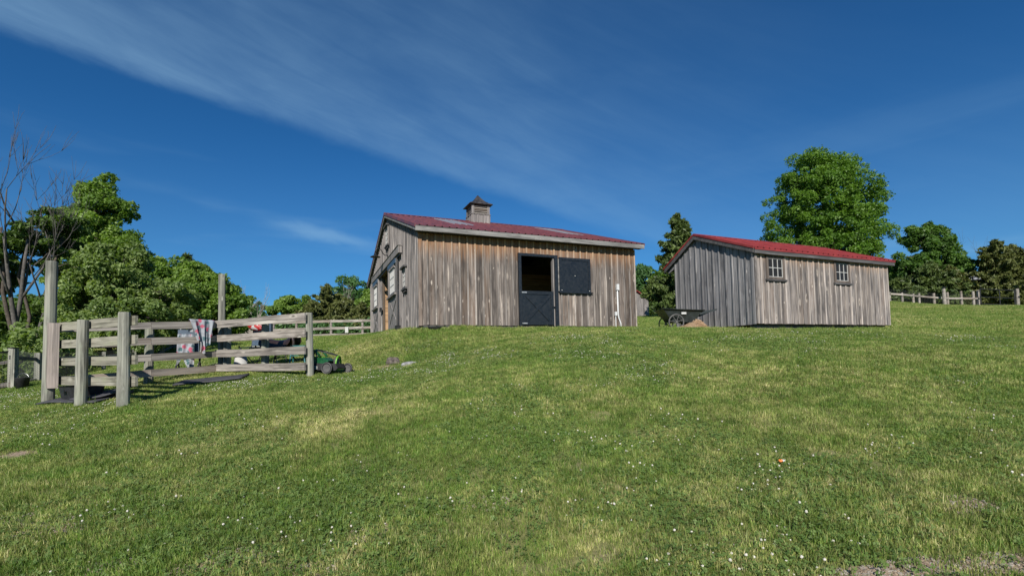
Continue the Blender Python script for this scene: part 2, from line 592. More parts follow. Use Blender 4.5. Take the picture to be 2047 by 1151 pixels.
ctl(0, 0, 0); ctl(-4, 0, -.15); ctl(4, 0, .1); ctl(-8, -6, -.7); ctl(8, -6, -.5); ctl(0, -6, -.7)
ctl(-10, 2, .15); ctl(10, 2, .35); ctl(0, 3, .36); ctl(-4, 4, .45); ctl(4, 4, .62)
ctl(0, 7, 1.12); ctl(4, 8, 1.42); ctl(8, 8, 1.45); ctl(12, 8, 1.4)
ctl(0, 11, 1.9); ctl(5, 12, 2.12)
for x, y, dz in ((0, 0, -.09), (2, 0, -.09), (4, 0, -.07), (5.5, 0, -.09), (7.5, 0, -.11), (0, .6, -.05), (0, 3, .06), (0, 5.2, .12), (0, 8, .17), (0, 10.8, .24), (7.5, 10.8, .35), (7.5, 5, .05)):
    w = b2w(B_O, B_TH, x, y)
    ctl(w[0], w[1], BARN_Z + dz)
for x, y, dz in ((0, 0, -.20), (3, 0, -.17), (6.4, 0, -.14), (0, 3.2, -.16), (6.4, 3.2, .15), (0, 1.6, -.18), (1.5, -.4, -.22), (4.5, -.4, -.19)):
    w = b2w(S_O, S_TH, x, y)
    ctl(w[0], w[1], S_O[2] + dz)
ctlp(245, 814, 8.05); ctlp(160, 811, 8.7); ctlp(97, 806, 9.4); ctlp(620, 752, 10.5); ctlp(445, 742, 12); ctlp(297, 770, 11)
ctlp(660, 745, 11); ctlp(795, 735, 11.2); ctlp(700, 690, 15.5); ctlp(560, 700, 22); ctlp(690, 672, 40); ctlp(600, 674, 40)
ctlp(430, 700, 20); ctlp(25, 777, 12.8); ctlp(75, 767, 16); ctlp(0, 790, 12); ctlp(60, 789, 11.5); ctlp(268, 742, 22); ctlp(325, 707, 24.5)
ctlp(30, 700, 26); ctlp(200, 700, 30); ctlp(0, 860, 7.5)
ctlp(1365, 659, 15.6); ctlp(1290, 656, 18); ctlp(1290, 632, 50); ctlp(1320, 640, 34)
ctlp(1779, 602, 52); ctlp(1838, 608, 50); ctlp(1889, 612, 50); ctlp(1956, 612, 50); ctlp(2040, 616, 50)
ctlp(1900, 640, 26); ctlp(2040, 640, 26); ctlp(2040, 700, 16); ctlp(1850, 628, 34)
ctl(-60, 30, 2.0); ctl(-60, 60, 4.); ctl(0, 75, 5.5); ctl(50, 70, 6.5); ctl(60, 30, 5.); ctl(40, 0, 1.5); ctl(-40, 0, .6); ctl(-30, 50, 3.6); ctl(0, -40, -2)
CT = np.array(CTRL)


def _phi(r2):
    return np.where(r2 > 1e-12, r2 * np.log(np.maximum(r2, 1e-12)) * .5, 0)


_n = len(CT)
_d2 = ((CT[:, None, :2] - CT[None, :, :2]) ** 2).sum(-1)
_A = np.zeros((_n + 3, _n + 3))
_A[:_n, :_n] = _phi(_d2) + np.eye(_n) * .35
_A[:_n, _n] = 1; _A[_n, :_n] = 1
_A[:_n, _n + 1:] = CT[:, :2]; _A[_n + 1:, :_n] = CT[:, :2].T
_w = np.linalg.solve(_A, np.concatenate([CT[:, 2], [0, 0, 0]]))


def gz(x, y):
    x, y = np.broadcast_arrays(np.asarray(x, float), np.asarray(y, float))
    r = np.hypot(x, y - 20)
    k = np.minimum(1, 75 / np.maximum(r, 1e-6))
    xx, yy = x * k, 20 + (y - 20) * k
    z = _w[_n] + _w[_n + 1] * xx + _w[_n + 2] * yy
    for i in range(_n):
        z = z + _w[i] * _phi((xx - CT[i, 0]) ** 2 + (yy - CT[i, 1]) ** 2)
    bump = .018 * np.sin(1.9 * x + .7 * y) * np.sin(1.3 * y - .5 * x) + .012 * np.sin(4.1 * x + 1.1) * np.sin(3.7 * y + .4 * x)
    return z + bump * np.clip((r < 40) * 1., 0, 1)


def g1(x, y):
    return float(gz(np.array([x]), np.array([y]))[0])


def on_ground(px, py, lo=2., hi=70.):
    """where the line of sight through a photo point meets the ground"""
    d = ray(px, py)
    Y = np.linspace(lo, hi, 1600)
    X = d[0] * Y / d[1]
    Z = EYE + d[2] * Y / d[1]
    h = Z - gz(X, Y)
    i = np.argmax(h < 0)
    return np.array([X[i], Y[i], gz(X[i:i + 1], Y[i:i + 1])[0]])


# bare spots: x, y, rx, ry, strength
DIRT = []
for px, py, rx, ry, st in ((1860, 1143, .34, .1, 1.), (1740, 1149, .25, .07, .8), (2030, 1130, .2, .12, .8), (1935, 1010, .16, .14, .75), (95, 1062, .24, .1, .6),
                           (60, 1040, .3, .1, .5), (480, 1112, .2, .1, .45), (745, 1070, .14, .12, .7), (960, 1012, .2, .12, .4), (210, 1140, .22, .09, .6),
                           (600, 1148, .2, .08, .5), (400, 1140, .2, .08, .5), (1045, 1085, .3, .12, .4), (1250, 1100, .4, .12, .4), (1620, 905, .4, .14, .45),
                           (30, 908, .5, .16, .6), (1580, 1090, .3, .2, .3), (770, 735, .3, .22, .9), (850, 733, .22, .12, .8), (800, 743, .25, .12, .7),
                           (1150, 930, .5, .2, .3), (1300, 870, .7, .3, .25), (905, 655, .7, .2, .35), (1560, 655, 1.2, .16, .8), (1480, 655, .6, .2, .6)):
    q = on_ground(px, py)
    DIRT.append((q[0], q[1], rx, ry, st))


def hash_noise(x, y, s):
    x, y = x * s, y * s
    xi, yi = np.floor(x), np.floor(y)
    fx, fy = x - xi, y - yi
    fx, fy = fx * fx * (3 - 2 * fx), fy * fy * (3 - 2 * fy)

    def h(a, b):
        v = np.sin(a * 127.1 + b * 311.7) * 43758.5453
        return v - np.floor(v)
    return (h(xi, yi) * (1 - fx) + h(xi + 1, yi) * fx) * (1 - fy) + (h(xi, yi + 1) * (1 - fx) + h(xi + 1, yi + 1) * fx) * fy


def fbm(x, y, s):
    return (hash_noise(x, y, s) + .5 * hash_noise(x + 17, y - 9, s * 2.1) + .25 * hash_noise(x - 5, y + 31, s * 4.3)) / 1.75


def dirt_at(x, y):
    x, y = np.asarray(x, float), np.asarray(y, float)
    d = np.zeros_like(x)
    wob = (fbm(x, y, 7.) - .5) * 1.6
    for (cx, cy, rx, ry, st) in DIRT:
        q = ((x - cx) / rx) ** 2 + ((y - cy) / ry) ** 2
        d = np.maximum(d, st * np.clip(1.35 - np.sqrt(q) + wob, 0, 1))
    return d


def build_ground():
    def axis(lo, hi, step, far, grow=1.17):
        a = list(np.arange(lo, hi + 1e-6, step))
        s, x = step, hi
        while x < far:
            s *= grow; x += s; a.append(x)
        s, x, b = step, lo, []
        while x > -far:
            s *= grow; x -= s; b.append(x)
        return np.array(b[::-1] + a)
    xs, ys = axis(-14, 18, .16, 900), axis(1, 19, .16, 900)
    X, Y = np.meshgrid(xs, ys)
    Z = gz(X, Y)
    V = np.stack([X, Y, Z], -1).reshape(-1, 3)
    nx, ny = len(xs), len(ys)
    i = np.arange(nx * ny).reshape(ny, nx)
    Fc = np.stack([i[:-1, :-1], i[:-1, 1:], i[1:, 1:], i[1:, :-1]], -1).reshape(-1, 4)
    m, nt, b = new_mat('lawn_ground')
    g = N(nt, 'ShaderNodeNewGeometry')
    da = N(nt, 'ShaderNodeAttribute', attribute_name='dirt')

    def nz(s, det=6., ro=.6):
        n = N(nt, 'ShaderNodeTexNoise', inp={'Scale': s, 'Detail': det, 'Roughness': ro})
        L(nt, g.outputs['Position'], n.inputs['Vector'])
        return n.outputs[0]
    c = MIX(nt, MAPR(nt, nz(.45), .40, .62), (.13, .185, .045), (.22, .235, .085))
    c = MIX(nt, MATH(nt, 'MULTIPLY', MAPR(nt, nz(9., 8., .75), .40, .62), .65), c, (.10, .14, .035))
    c = MIX(nt, MATH(nt, 'MULTIPLY', MAPR(nt, nz(38., 6., .7), .5, .66), .5), c, (.42, .39, .2))
    sp = N(nt, 'ShaderNodeSeparateXYZ')
    L(nt, g.outputs['Position'], sp.inputs[0])
    soil = MIX(nt, MAPR(nt, nz(30., 8., .8), .35, .68), (.19, .14, .10), (.42, .335, .25))
    near = MAPR(nt, sp.outputs[1], 9., 20., 1., 0.)
    c = MIX(nt, MATH(nt, 'MULTIPLY', near, .45), c, (.19, .165, .085))
    c = MIX(nt, MAPR(nt, da.outputs['Fac'], .15, .6), c, soil)
    L(nt, c, b.inputs['Base Color'])
    b.inputs['Roughness'].default_value = .95
    b.inputs['Specular IOR Level'].default_value = .1
    bp = N(nt, 'ShaderNodeBump', inp={'Strength': .8, 'Distance': .03})
    L(nt, nz(26., 8., .75), bp.inputs['Height'])
    L(nt, bp.outputs[0], b.inputs['Normal'])
    me = mesh_np('ground', V, Fc, m, True, {'dirt': dirt_at(V[:, 0], V[:, 1])})
    return tag(link('ground', me), kind='structure')


build_ground()


def sheet_strip(name, pts, width, mat, dz=.012, kind='structure'):
    """a strip lying on the ground along a centre line"""
    P = []
    pts = [np.array(p[:2], float) for p in pts]
    for a, b in zip(pts[:-1], pts[1:]):
        n = max(2, int(np.linalg.norm(b - a) / .35))
        for k in range(n):
            P.append(a + (b - a) * k / n)
    P.append(pts[-1])
    V, Fc = [], []
    nn = 5
    for i, p in enumerate(P):
        t = P[min(i + 1, len(P) - 1)] - P[max(i - 1, 0)]
        t /= np.linalg.norm(t)
        s = np.array([t[1], -t[0]])
        for k in range(nn):
            w = width * (1 + .25 * (hash_noise(np.array([i * .37]), np.array([k * 3.1]), 1.)[0] - .5))
            q = p + s * w * (k / (nn - 1) - .5)
            V.append((q[0], q[1], g1(q[0], q[1]) + dz))
    for i in range(len(P) - 1):
        for k in range(nn - 1):
            a = i * nn + k
            Fc.append((a, a + 1, a + nn + 1, a + nn))
    return tag(link(name, mesh_np(name, V, Fc, mat, True)), kind=kind)


# ------------------------------------------------------------------ board-and-batten walls
_bm_cache = {}


def board_mesh(w, h, t, mat, key=''):
    k = (round(w, 3), round(h, 2), round(t, 3), mat.name, key)
    if k not in _bm_cache:
        m = MB()
        e = .004
        m.prism([(e, 0), (w - e, 0), (w, e), (w, t), (0, t), (0, e)], 2, 0, h)
        _bm_cache[k] = m.mesh('board', mat)
    return _bm_cache[k]


def cladding(wall, length, ztop, zbot, pitch, face, mat_, holes=(), bw=.05, bt=.026, tb=.022, seed=1, bmat=None):
    """vertical boards with battens over the joints, each its own piece.
    face 'front': runs along local x on y=0 facing -y;  'gable': runs along local y on x=0 facing -x. ztop: function of position"""
    rnd = random.Random(seed)
    n = int(round(length / pitch))
    p = length / n

    def segs(u0, u1, zt):
        out_, z = [], zbot
        hs = sorted([h for h in holes if h[0] < u1 - .02 and h[1] > u0 + .02], key=lambda h: h[2])
        for h in hs:
            if h[2] > z + .03:
                out_.append((z, h[2]))
            z = max(z, h[3])
        if zt > z + .03:
            out_.append((z, zt))
        return out_

    def put(nm, u0, u1, z0, z1a, z1b, off, t, bottom_cut=0.):
        w = u1 - u0
        mat = bmat if nm == 'batten' and bmat else mat_
        if face == 'front':
            if abs(z1a - z1b) < .004:
                link(nm, board_mesh(w, z1a - z0, t, mat), wall, (u0, -off - t, z0), (rnd.uniform(-.0015, .0015), 0, rnd.uniform(-.004, .004)))
            return
        m = MB()
        m.prism([(0, 0), (w, 0), (w, z1b - z0), (0, z1a - z0)], 0, 0, t)
        link(nm, m.mesh(nm, mat), wall, (-off - t, u0, z0))

    for i in range(n):
        u0, u1 = i * p, (i + 1) * p
        # split boards at hole sides
        cuts = [u0] + sorted({h[k] for h in holes for k in (0, 1) if u0 + .03 < h[k] < u1 - .03}) + [u1]
        for c0, c1 in zip(cuts[:-1], cuts[1:]):
            for (z0, z1) in segs(c0, c1, min(ztop(c0), ztop(c1)) if face == 'front' else max(ztop(c0), ztop(c1))):
                j = rnd.uniform(-.006, .006) if z0 == zbot else 0
                if face == 'gable' and z1 > min(ztop(c0), ztop(c1)) - 1e-6:
                    put('board', c0 + .0015, c1 - .0015, z0 + j, ztop(c0), ztop(c1), rnd.uniform(0, .003), tb)
                else:
                    put('board', c0 + .0015, c1 - .0015, z0 + j, z1, z1, rnd.uniform(0, .003), tb)
    for i in range(n + 1):
        u = min(max(i * p, bw / 2 + .002), length - bw / 2 - .002)
        u0, u1 = u - bw / 2, u + bw / 2
        if any(h[0] - .02 < u < h[1] + .02 and h[0] + .01 > u0 and h[0] < u1 for h in ()):
            continue
        for (z0, z1) in segs(u0, u1, min(ztop(u0), ztop(u1))):
            put('batten', u0, u1, z0 + rnd.uniform(0, .012), z1 - .004, z1 - .004, tb + .0035, bt)


def corrugated(length_x, slope_len, ribs, h=.026, t=.004):
    """ribbed sheet: x across (0..length_x), y up the slope"""
    m = MB()
    p = length_x / ribs
    prof = []
    for i in range(ribs):
        x = i * p
        prof += [(x, 0), (x + p * .38, 0), (x + p * .46, h), (x + p * .60, h), (x + p * .68, 0)]
    prof.append((length_x, 0))
    low = [(x, z - t) for x, z in reversed(prof)]
    poly = prof + low
    b = len(m.v)
    k = len(prof)
    for y in (0, slope_len):
        for (x, z) in prof:
            m.v.append((x, y, z))
        for (x, z) in prof:
            m.v.append((x, y, z - t))
    for i in range(k - 1):
        a = i
        m.f.append((a, a + 1, 2 * k + a + 1, 2 * k + a))
        m.f.append((k + a + 1, k + a, 3 * k + a, 3 * k + a + 1))
        m.f.append((a, k + a, k + a + 1, a + 1))
        m.f.append((2 * k + a, 2 * k + a + 1, 3 * k + a + 1, 3 * k + a))
    m.f.append((0, 2 * k, 3 * k, k))
    m.f.append((k - 1, 2 * k - 1, 4 * k - 1, 3 * k - 1))
    return m


def window(parent, w, h, cols, rows, loc, rz, frame_mat, bar_mat, fw=.09, sill=True, head=False, hang=.0):
    """window in local x (across) / z, facing -y, origin lower left of the sash; rz turns it"""
    m = MB()
    m.box(-fw, 0, -.055, .0, -fw * .8, h + fw).box(w, w + fw, -.055, .0, -fw * .8, h + fw).box(0, w, -.052, .0, h, h + fw * .9).box(0, w, -.052, 0, -fw * .8, 0)
    wn = m.build('window', frame_mat, parent, loc, (0, 0, rz))
    pw, ph = w / cols, h / rows
    for i in range(cols):
        for j in range(rows):
            MB().box(i * pw + .008, (i + 1) * pw - .008, -.020, -.014, j * ph + .008, (j + 1) * ph - .008).build('pane', M['glass'], wn)
    for i in range(cols + 1):
        x = min(max(i * pw, .009), w - .009)
        MB().box(x - .009, x + .009, -.036, -.012, 0, h).build('muntin', bar_mat, wn)
    for j in range(rows + 1):
        z = min(max(j * ph, .009), h - .009)
        MB().box(0, w, -.034, -.0125, z - .009, z + .009).build('muntin', bar_mat, wn)
    if sill:
        MB().box(-fw - .04, w + fw + .04, -.085, .0, -fw * .8 - .06, -fw * .8 - .003).build('sill', M['trim_dark'], wn)
        for k in range(int(hang)):
            x = -fw + (w + 2 * fw) * (k + .5) / hang
            MB().box(x - .03, x + .03, -.06, .0, -fw * .8 - .13, -fw * .8 - .062).build('bracket', M['trim_dark'], wn)
    if head:
        MB().box(-fw - .05, w + fw + .05, -.12, .0, h + fw + .003, h + fw + .06).build('hood', M['trim_dark'], wn)
    return wn


# ------------------------------------------------------------------ barn
def build_barn():
    t = thing('barn', 'large weathered board-and-batten barn with faded red metal roof and cupola', 'barn', tuple(B_O), B_TH)
    Lb, Wb = B_L, B_W
    EZ, OS, SL = 2.795, .32, .337          # eave height of the roof sheet, overhang, slope
    YM = Wb / 2
    oL, oR = .15, .20

    def zr(y):
        return EZ + SL * (min(y, Wb - y) + OS)
    # front wall: sheathing behind the boards, with the stall door opening
    dx0, dx1, dz1 = 3.18, 4.34, 2.18
    m = MB()
    m.box(0.02, dx0, .002, .09, .03, 2.66).box(dx1, Lb - .02, .002, .09, .03, 2.70).box(dx0, dx1, .002, .09, dz1, 2.66)
    fw = m.build('front_wall', M['dark_in'], t)
    cladding(fw, Lb, lambda u: 2.652, 0., .24, 'front', M['barn_board'], holes=[(3.08, 4.465, -1, 2.262)], seed=3, bmat=M['barn_batten'])
    # sill timber and block under the wall
    MB().box(.03, Lb - .03, .0, .12, -.12, -.012).build('sill_beam', M['trim_dark'], t)
    for x in (.2, 2.4, 5.0, 7.25):
        MB().box(x - .1, x + .1, -.02, .16, -.32, -.10).build('foundation_block', M['concrete'], t)
    # gable wall with the big doorway
    oy0, oy1, oz1 = 4.80, 7.06, 2.52
    m = MB()
    ztop = lambda y: zr(y) - .105
    m.prism([(.02, .0), (oy0, .0), (oy0, oz1), (oy1, oz1), (oy1, .0), (Wb - .02, .0), (Wb - .02, ztop(Wb)), (YM, ztop(YM)), (.02, ztop(0))], 0, .002, .09)
    gw = m.build('gable_wall', M['dark_in'], t)
    holes = [(oy0, oy1, -2, oz1), (1.45, 2.1, 1.27, 1.95)]
    cladding(gw, Wb, ztop, -.06, .24, 'gable', M['gable_board'], holes=holes, seed=5)
    # other two walls (turned away from the photograph)
    m = MB().prism([(.02, 0), (Wb - .02, 0), (Wb - .02, ztop(Wb)), (YM, ztop(YM)), (.02, ztop(0))], 0, Lb - .09, Lb - .01)
    w3 = m.build('end_wall', M['gable_board'], t)
    MB().box(.1, Lb - .1, Wb - .09, Wb - .01, 0, 2.7).build('back_wall', M['gable_board'], t)
    MB().box(.1, Lb - .1, .1, Wb - .1, -.10, .02).build('barn_floor', M['dark_in'], t)
    # corner boards
    MB().box(-.047, -.002, -.026, .10, -.03, 2.65).build('corner_board', M['gable_board'], t)
    MB().box(-.026, .075, -.0725, -.0275, -.02, 2.65).build('corner_board', M['barn_board'], t)
    # interior partitions: aisle walls of horizontal planks
    for yy, sgn in ((oy1 + .03, 1), (oy0 - .08, -1)):
        aw = MB().box(.10, Lb - .1, yy + .03 * (sgn > 0), yy + .05 + .0 * sgn, .02, 2.6).build('aisle_wall', M['dark_in'], t)
        for k in range(17):
            z = .04 + k * .15
            MB().box(0, Lb - .3, 0, .028, 0, .143).build('plank', M['inner'], aw, (.11, yy, z))
    # back of the stall seen over the half door
    sw = MB().box(2.0, Lb - .3, 3.55, 3.62, .02, 2.6).build('stall_wall', M['dark_in'], t)
    for k in range(15):
        MB().box(0, Lb - 2.6, 0, .028, 0, .143).build('plank', M['inner'], sw, (2.1, 3.52, .04 + k * .15))

    # roof
    ln = Lb + oL + oR
    sl = math.atan(SL)
    slen = (YM + OS) / math.cos(sl)
    nP = 9
    pw = ln / nP
    m = MB()
    m.prism([(-OS + .03, EZ - .03), (YM, zr(YM) - .03), (YM, zr(YM) - .10), (-OS + .03, EZ - .10)], 0, -oL + .02, Lb + oR - .02)
    m.prism([(YM, zr(YM) - .03), (Wb + OS - .03, EZ - .03), (Wb + OS - .03, EZ - .10), (YM, zr(YM) - .10)], 0, -oL + .02, Lb + oR - .02)
    rf = m.build('roof', M['trim_dark'], t)
    full = corrugated(pw, slen, 4).mesh('roof_panel', M['roof_old'])
    a = (2.0 + OS) / math.cos(sl)
    b_ = (4.85 + OS) / math.cos(sl)
    for i in range(nP):
        x = -oL + i * pw
        if i in (2, 7):
            link('roof_panel', corrugated(pw, a + .05, 4).mesh('roof_panel', M['roof_old']), rf, (x, -OS, EZ), (sl, 0, 0))
            q = a
            link('skylight', corrugated(pw, b_ - a + .05, 4).mesh('skylight', M['roof_grey']), rf, (x, -OS + q * math.cos(sl), EZ + q * math.sin(sl) + .004), (sl, 0, 0))
            q = b_
            link('roof_panel', corrugated(pw, slen - b_, 4).mesh('roof_panel', M['roof_old']), rf, (x, -OS + q * math.cos(sl), EZ + q * math.sin(sl) + .008), (sl, 0, 0))
        else:
            link('roof_panel', full, rf, (x, -OS, EZ), (sl, 0, 0))
        link('roof_panel', full, rf, (x + pw, Wb + OS, EZ), (sl, 0, math.pi))
    MB().prism([(YM - .17, zr(YM) - .03), (YM, zr(YM) + .045), (YM + .17, zr(YM) - .03), (YM, zr(YM) + .03)], 0, -oL - .02, Lb + oR + .02).build('ridge_cap', M['roof_old'], rf)
    # eave trim
    for y0, y1 in ((-OS - .002, -OS + .036), (Wb + OS - .036, Wb + OS + .002)):
        MB().box(0, ln * .47, 0, y1 - y0, 0, .14).build('fascia', M['trim_x'], rf, (-oL, y0, EZ - .155))
        MB().box(0, ln * .53 - .004, 0, y1 - y0, 0, .138).build('fascia', M['trim_x'], rf, (-oL + ln * .47 + .003, y0 + .002, EZ - .153))
    MB().box(-oL + .03, Lb + oR - .03, -OS + .038, -.06, 2.66, 2.677).build('soffit', M['trim_dark'], rf)
    # rake boards following the gable slopes, and red edge trim
    for xx in (-oL - .002, Lb + oR - .034):
        MB().prism([(-OS + .05, EZ - .135), (-OS + .05, EZ - .012), (YM, zr(YM) - .012), (YM, zr(YM) - .15)], 0, xx, xx + .036).build('rake_board', M['trim_x'], rf)
        MB().prism([(YM + .002, zr(YM) - .15), (YM + .002, zr(YM) - .012), (Wb + OS - .05, EZ - .012), (Wb + OS - .05, EZ - .135)], 0, xx, xx + .036).build('rake_board', M['trim_x'], rf)
    for xx in (-oL - .02, Lb + oR + .004):
        MB().prism([(-OS, EZ - .06), (-OS, EZ + .03), (YM, zr(YM) + .03), (YM, zr(YM) - .06)], 0, xx, xx + .016).build('edge_trim', M['roof_old'], rf)
        MB().prism([(YM + .002, zr(YM) - .06), (YM + .002, zr(YM) + .03), (Wb + OS, EZ + .03), (Wb + OS, EZ - .06)], 0, xx, xx + .016).build('edge_trim', M['roof_old'], rf)

    # cupola on the ridge
    cx, cs = 3.69, .375
    cu = MB().box(-cs, cs, -cs, cs, -.45, .22).build('cupola', M['dark_in'], t, (cx, YM, zr(YM)))
    for face in range(4):
        rz = face * math.pi / 2
        e = bpy.data.objects
        rm = Matrix.Rotation(rz, 4, 'Z')
        for k in range(3):
            x0 = -cs + k * .25
            MB().box(x0 + .002, x0 + .248, -cs - .02, -cs - .001, -.45, .215, rm).build('cupola_board', M['gable_board'], cu)
        for k in range(4):
            x0 = -cs + k * .25
            x0 = min(max(x0, -cs + .018), cs - .018)
            MB().box(x0 - .018, x0 + .018, -cs - .038, -cs - .0205, -.45, .214, rm).build('cupola_batten', M['gable_board'], cu)
        MB().box(-cs - .03, cs + .03, -cs - .045, -cs + .02, .222, .25, rm).build('cupola_sill', M['gable_board'], cu)
        MB().box(-cs - .012, -cs + .085, -cs - .012, -cs + .03, .251, .62, rm).build('corner_post', M['gable_board'], cu)
        MB().box(cs - .085, cs - .0125, -cs - .012, -cs + .03, .251, .62, rm).build('corner_post', M['gable_board'], cu)
        for k in range(5):
            z = .29 + k * .068
            MB().bar(rm @ Vector((-cs + .08, -cs + .012, z)), rm @ Vector((cs - .08, -cs + .012, z)), .018, .034, rm @ Vector((0, -.35, 1))).build('louver', M['rail'], cu)
        MB().box(-cs - .03, cs + .03, -cs - .03, -cs + .03, .6205, .66, rm).build('cornice', M['trim_dark'], cu)
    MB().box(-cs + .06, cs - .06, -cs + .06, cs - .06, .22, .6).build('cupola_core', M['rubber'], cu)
    # flared four-sided roof
    m = MB()
    prof = [(cs + .125, .645), (cs + .12, .665), (.36, .745), (.25, .83), (.15, .95), (.07, 1.06), (.012, 1.14)]
    for (r_, z) in prof:
        m.v += [(-r_, -r_, z), (r_, -r_, z), (r_, r_, z), (-r_, r_, z)]
    for i in range(len(prof) - 1):
        for k in range(4):
            m.f.append((i * 4 + k, i * 4 + (k + 1) % 4, i * 4 + 4 + (k + 1) % 4, i * 4 + 4 + k))
    m.f.append((3, 2, 1, 0))
    k = 4 * (len(prof) - 1)
    m.f.append((k, k + 1, k + 2, k + 3))
    m.build('cupola_roof', M['copper'], cu)

    # stall door on the front: frame, lower leaf with a cross brace, upper leaf folded back on the wall
    bk = M['black']
    df = MB().box(3.085, dx0, -.075, .08, -.02, 2.262).box(dx1, 4.46, -.075, .08, -.02, 2.262).box(dx0, dx1, -.073, .08, dz1, 2.26).build('door_frame', bk, t)
    MB().box(dx1 - .045, dx1 - .002, -.03, .085, .0, dz1 - .002).build('jamb', M['gable_board'], df)
    ld = MB().box(dx0 + .01, dx1 - .05, -.035, .012, .03, 1.09).build('lower_door', bk, t)
    x0, x1, z0, z1 = dx0 + .01, dx1 - .05, .03, 1.09
    for bx in ((x0, x0 + .10, z0, z1), (x1 - .10, x1, z0, z1), (x0 + .1005, x1 - .1005, z1 - .10, z1), (x0 + .1005, x1 - .1005, z0, z0 + .10)):
        MB().box(bx[0], bx[1], -.060, -.0355, bx[2], bx[3]).build('door_rail', bk, ld)
    MB().bar((x0 + .12, -.049, z0 + .115), (x1 - .12, -.049, z1 - .115), .024, .085, (0, 0, 1)).build('brace', bk, ld)
    MB().bar((x0 + .12, -.046, z1 - .115), (x1 - .12, -.046, z0 + .115), .020, .085, (0, 0, 1)).build('brace', bk, ld)
    for z in (1.035, .075):
        hg = MB().box(x0 - .03, x0 + .16, -.072, -.0605, z - .022, z + .022).build('hinge', M['steel'], ld)
        for k in range(4):
            MB().tube([(x0 + .0 + k * .045, -.072, z), (x0 + .0 + k * .045, -.08, z)], .012, 8).build('bolt', M['white'], ld)
    MB().box(x1 - .06, x1 + .06, -.078, -.0605, .58, .62).build('latch', M['blackmetal'], ld)
    ux0, ux1, uz0, uz1 = 4.49, 5.64, 1.055, 2.20
    ud = MB().box(ux0, ux1, -.105, -.062, uz0, uz1).build('upper_door', bk, t)
    for bx in ((ux0, ux0 + .085, uz0, uz1), (ux1 - .085, ux1, uz0, uz1), (ux0 + .0855, ux1 - .0855, uz1 - .085, uz1), (ux0 + .0855, ux1 - .0855, uz0, uz0 + .085)):
        MB().box(bx[0], bx[1], -.121, -.1055, bx[2], bx[3]).build('door_rail', bk, ud)
    for (x, z) in ((5.06, 1.62), (4.56, 1.14), (5.58, 1.14)):
        MB().lathe([(.001, 0), (.016, .002), (.013, .014), (.001, .018)], 8).build('bolt', M['white'], ud, (x, -.106 if x == 5.06 else -.122, z), (R(90), 0, 0))
    MB().box(ux1 - .02, ux1 + .09, -.10, -.062, uz0 + .02, uz0 + .05).build('latch', M['blackmetal'], ud)
    MB().box(ux0 - .03, ux0 - .003, -.085, -.05, uz0 + .05, uz1 - .05).build('hinge', M['trim_x'], ud)

    # white electrical pipe on the front wall
    cd = MB().tube([(6.70, -.075, 1.23), (6.70, -.075, .42), (6.715, -.08, .30), (6.79, -.085, .10), (6.80, -.085, -.16)], .025, 10).build('conduit', M['pvc'], t, smooth=True)
    MB().box(6.655, 6.745, -.13, -.055, 1.22, 1.42).build('conduit_box', M['pvc'], cd)
    MB().tube([(6.605, -.07, .36), (6.605, -.07, -.16)], .016, 8).build('thin_pipe', M['pvc'], cd)
    MB().box(6.57, 6.64, -.11, -.055, .355, .49).build('pipe_cap', M['pvc'], cd)

    # door track header on the gable
    hd = MB().box(-.17, -.05, 2.32, 9.35, 2.56, 2.80).build('track_header', M['gable_board'], t)
    MB().box(-.19, -.05, 2.29, 9.38, 2.803, 2.825).build('header_cap', M['gable_board'], hd)
    MB().box(-.12, -.075, 2.36, 9.3, 2.50, 2.555).build('track', M['blackmetal'], hd)
    # two sliding doors
    for (y0, y1) in ((2.93, 4.80), (7.42, 9.16)):
        d = MB().box(-.105, -.06, y0, y1, .13, 2.50).build('sliding_door', M['gable_board'], t)
        w = y1 - y0
        for bx in ((y0, y0 + .14, .13, 2.50), (y1 - .14, y1, .13, 2.50), (y0 + .141, y1 - .141, 2.32, 2.50), (y0 + .141, y1 - .141, .13, .28), (y0 + .141, y1 - .141, 1.22, 1.36)):
            MB().box(-.132, -.1055, bx[0], bx[1], bx[2], bx[3]).build('door_rail', M['gable_board'], d)
        MB().box(-.20, -.1325, y0 + .06, y1 - .06, 1.27, 1.33).build('ledge', M['gable_board'], d)
        MB().bar((-.1165, y0 + .16, .30), (-.1165, y1 - .16, 1.20), .020, .12, (0, 0, 1)).build('brace', M['gable_board'], d)
        MB().bar((-.1175, y1 - .16, .30), (-.1175, y0 + .16, 1.20), .019, .118, (0, 0, 1)).build('brace', M['gable_board'], d)
        MB().box(-.16, -.133, y0 + .10, y1 - .10, 2.36, 2.52).build('hanger_cover', M['navy'], d)
        # sash with panes
        wy0, wy1, wz0, wz1 = (y0 + .52, y1 - .50, 1.42, 2.24)
        MB().box(-.115, -.106, wy0, wy1, wz0, wz1).build('pane', M['sky_glass'], d)
        for k in range(5):
            y = wy0 + (wy1 - wy0) * k / 4
            MB().box(-.135, -.1155, y - .013, y + .013, wz0, wz1).build('muntin', M['white'], d)
        for k in range(4):
            z = wz0 + (wz1 - wz0) * k / 3
            MB().box(-.134, -.1155, wy0, wy1, z - .012, z + .012).build('muntin', M['white'], d)
        MB().box(-.165, -.106, wy0 - .1, wy1 + .1, wz1 + .02, wz1 + .10).build('hood', M['gable_board'], d)
    # pole guide and stop at the foot of the near door
    MB().tube([(-.13, 2.82, .02), (-.13, 2.82, 2.5)], .014, 8).build('guide_pole', M['blackmetal'], t)
    MB().box(-.24, -.10, 2.40, 2.70, -.02, .17).build('door_stop', M['blackmetal'], t)
    MB().box(-.14, -.06, 6.9, 7.04, 1.05, 1.22).build('switch_box', M['blackmetal'], t)
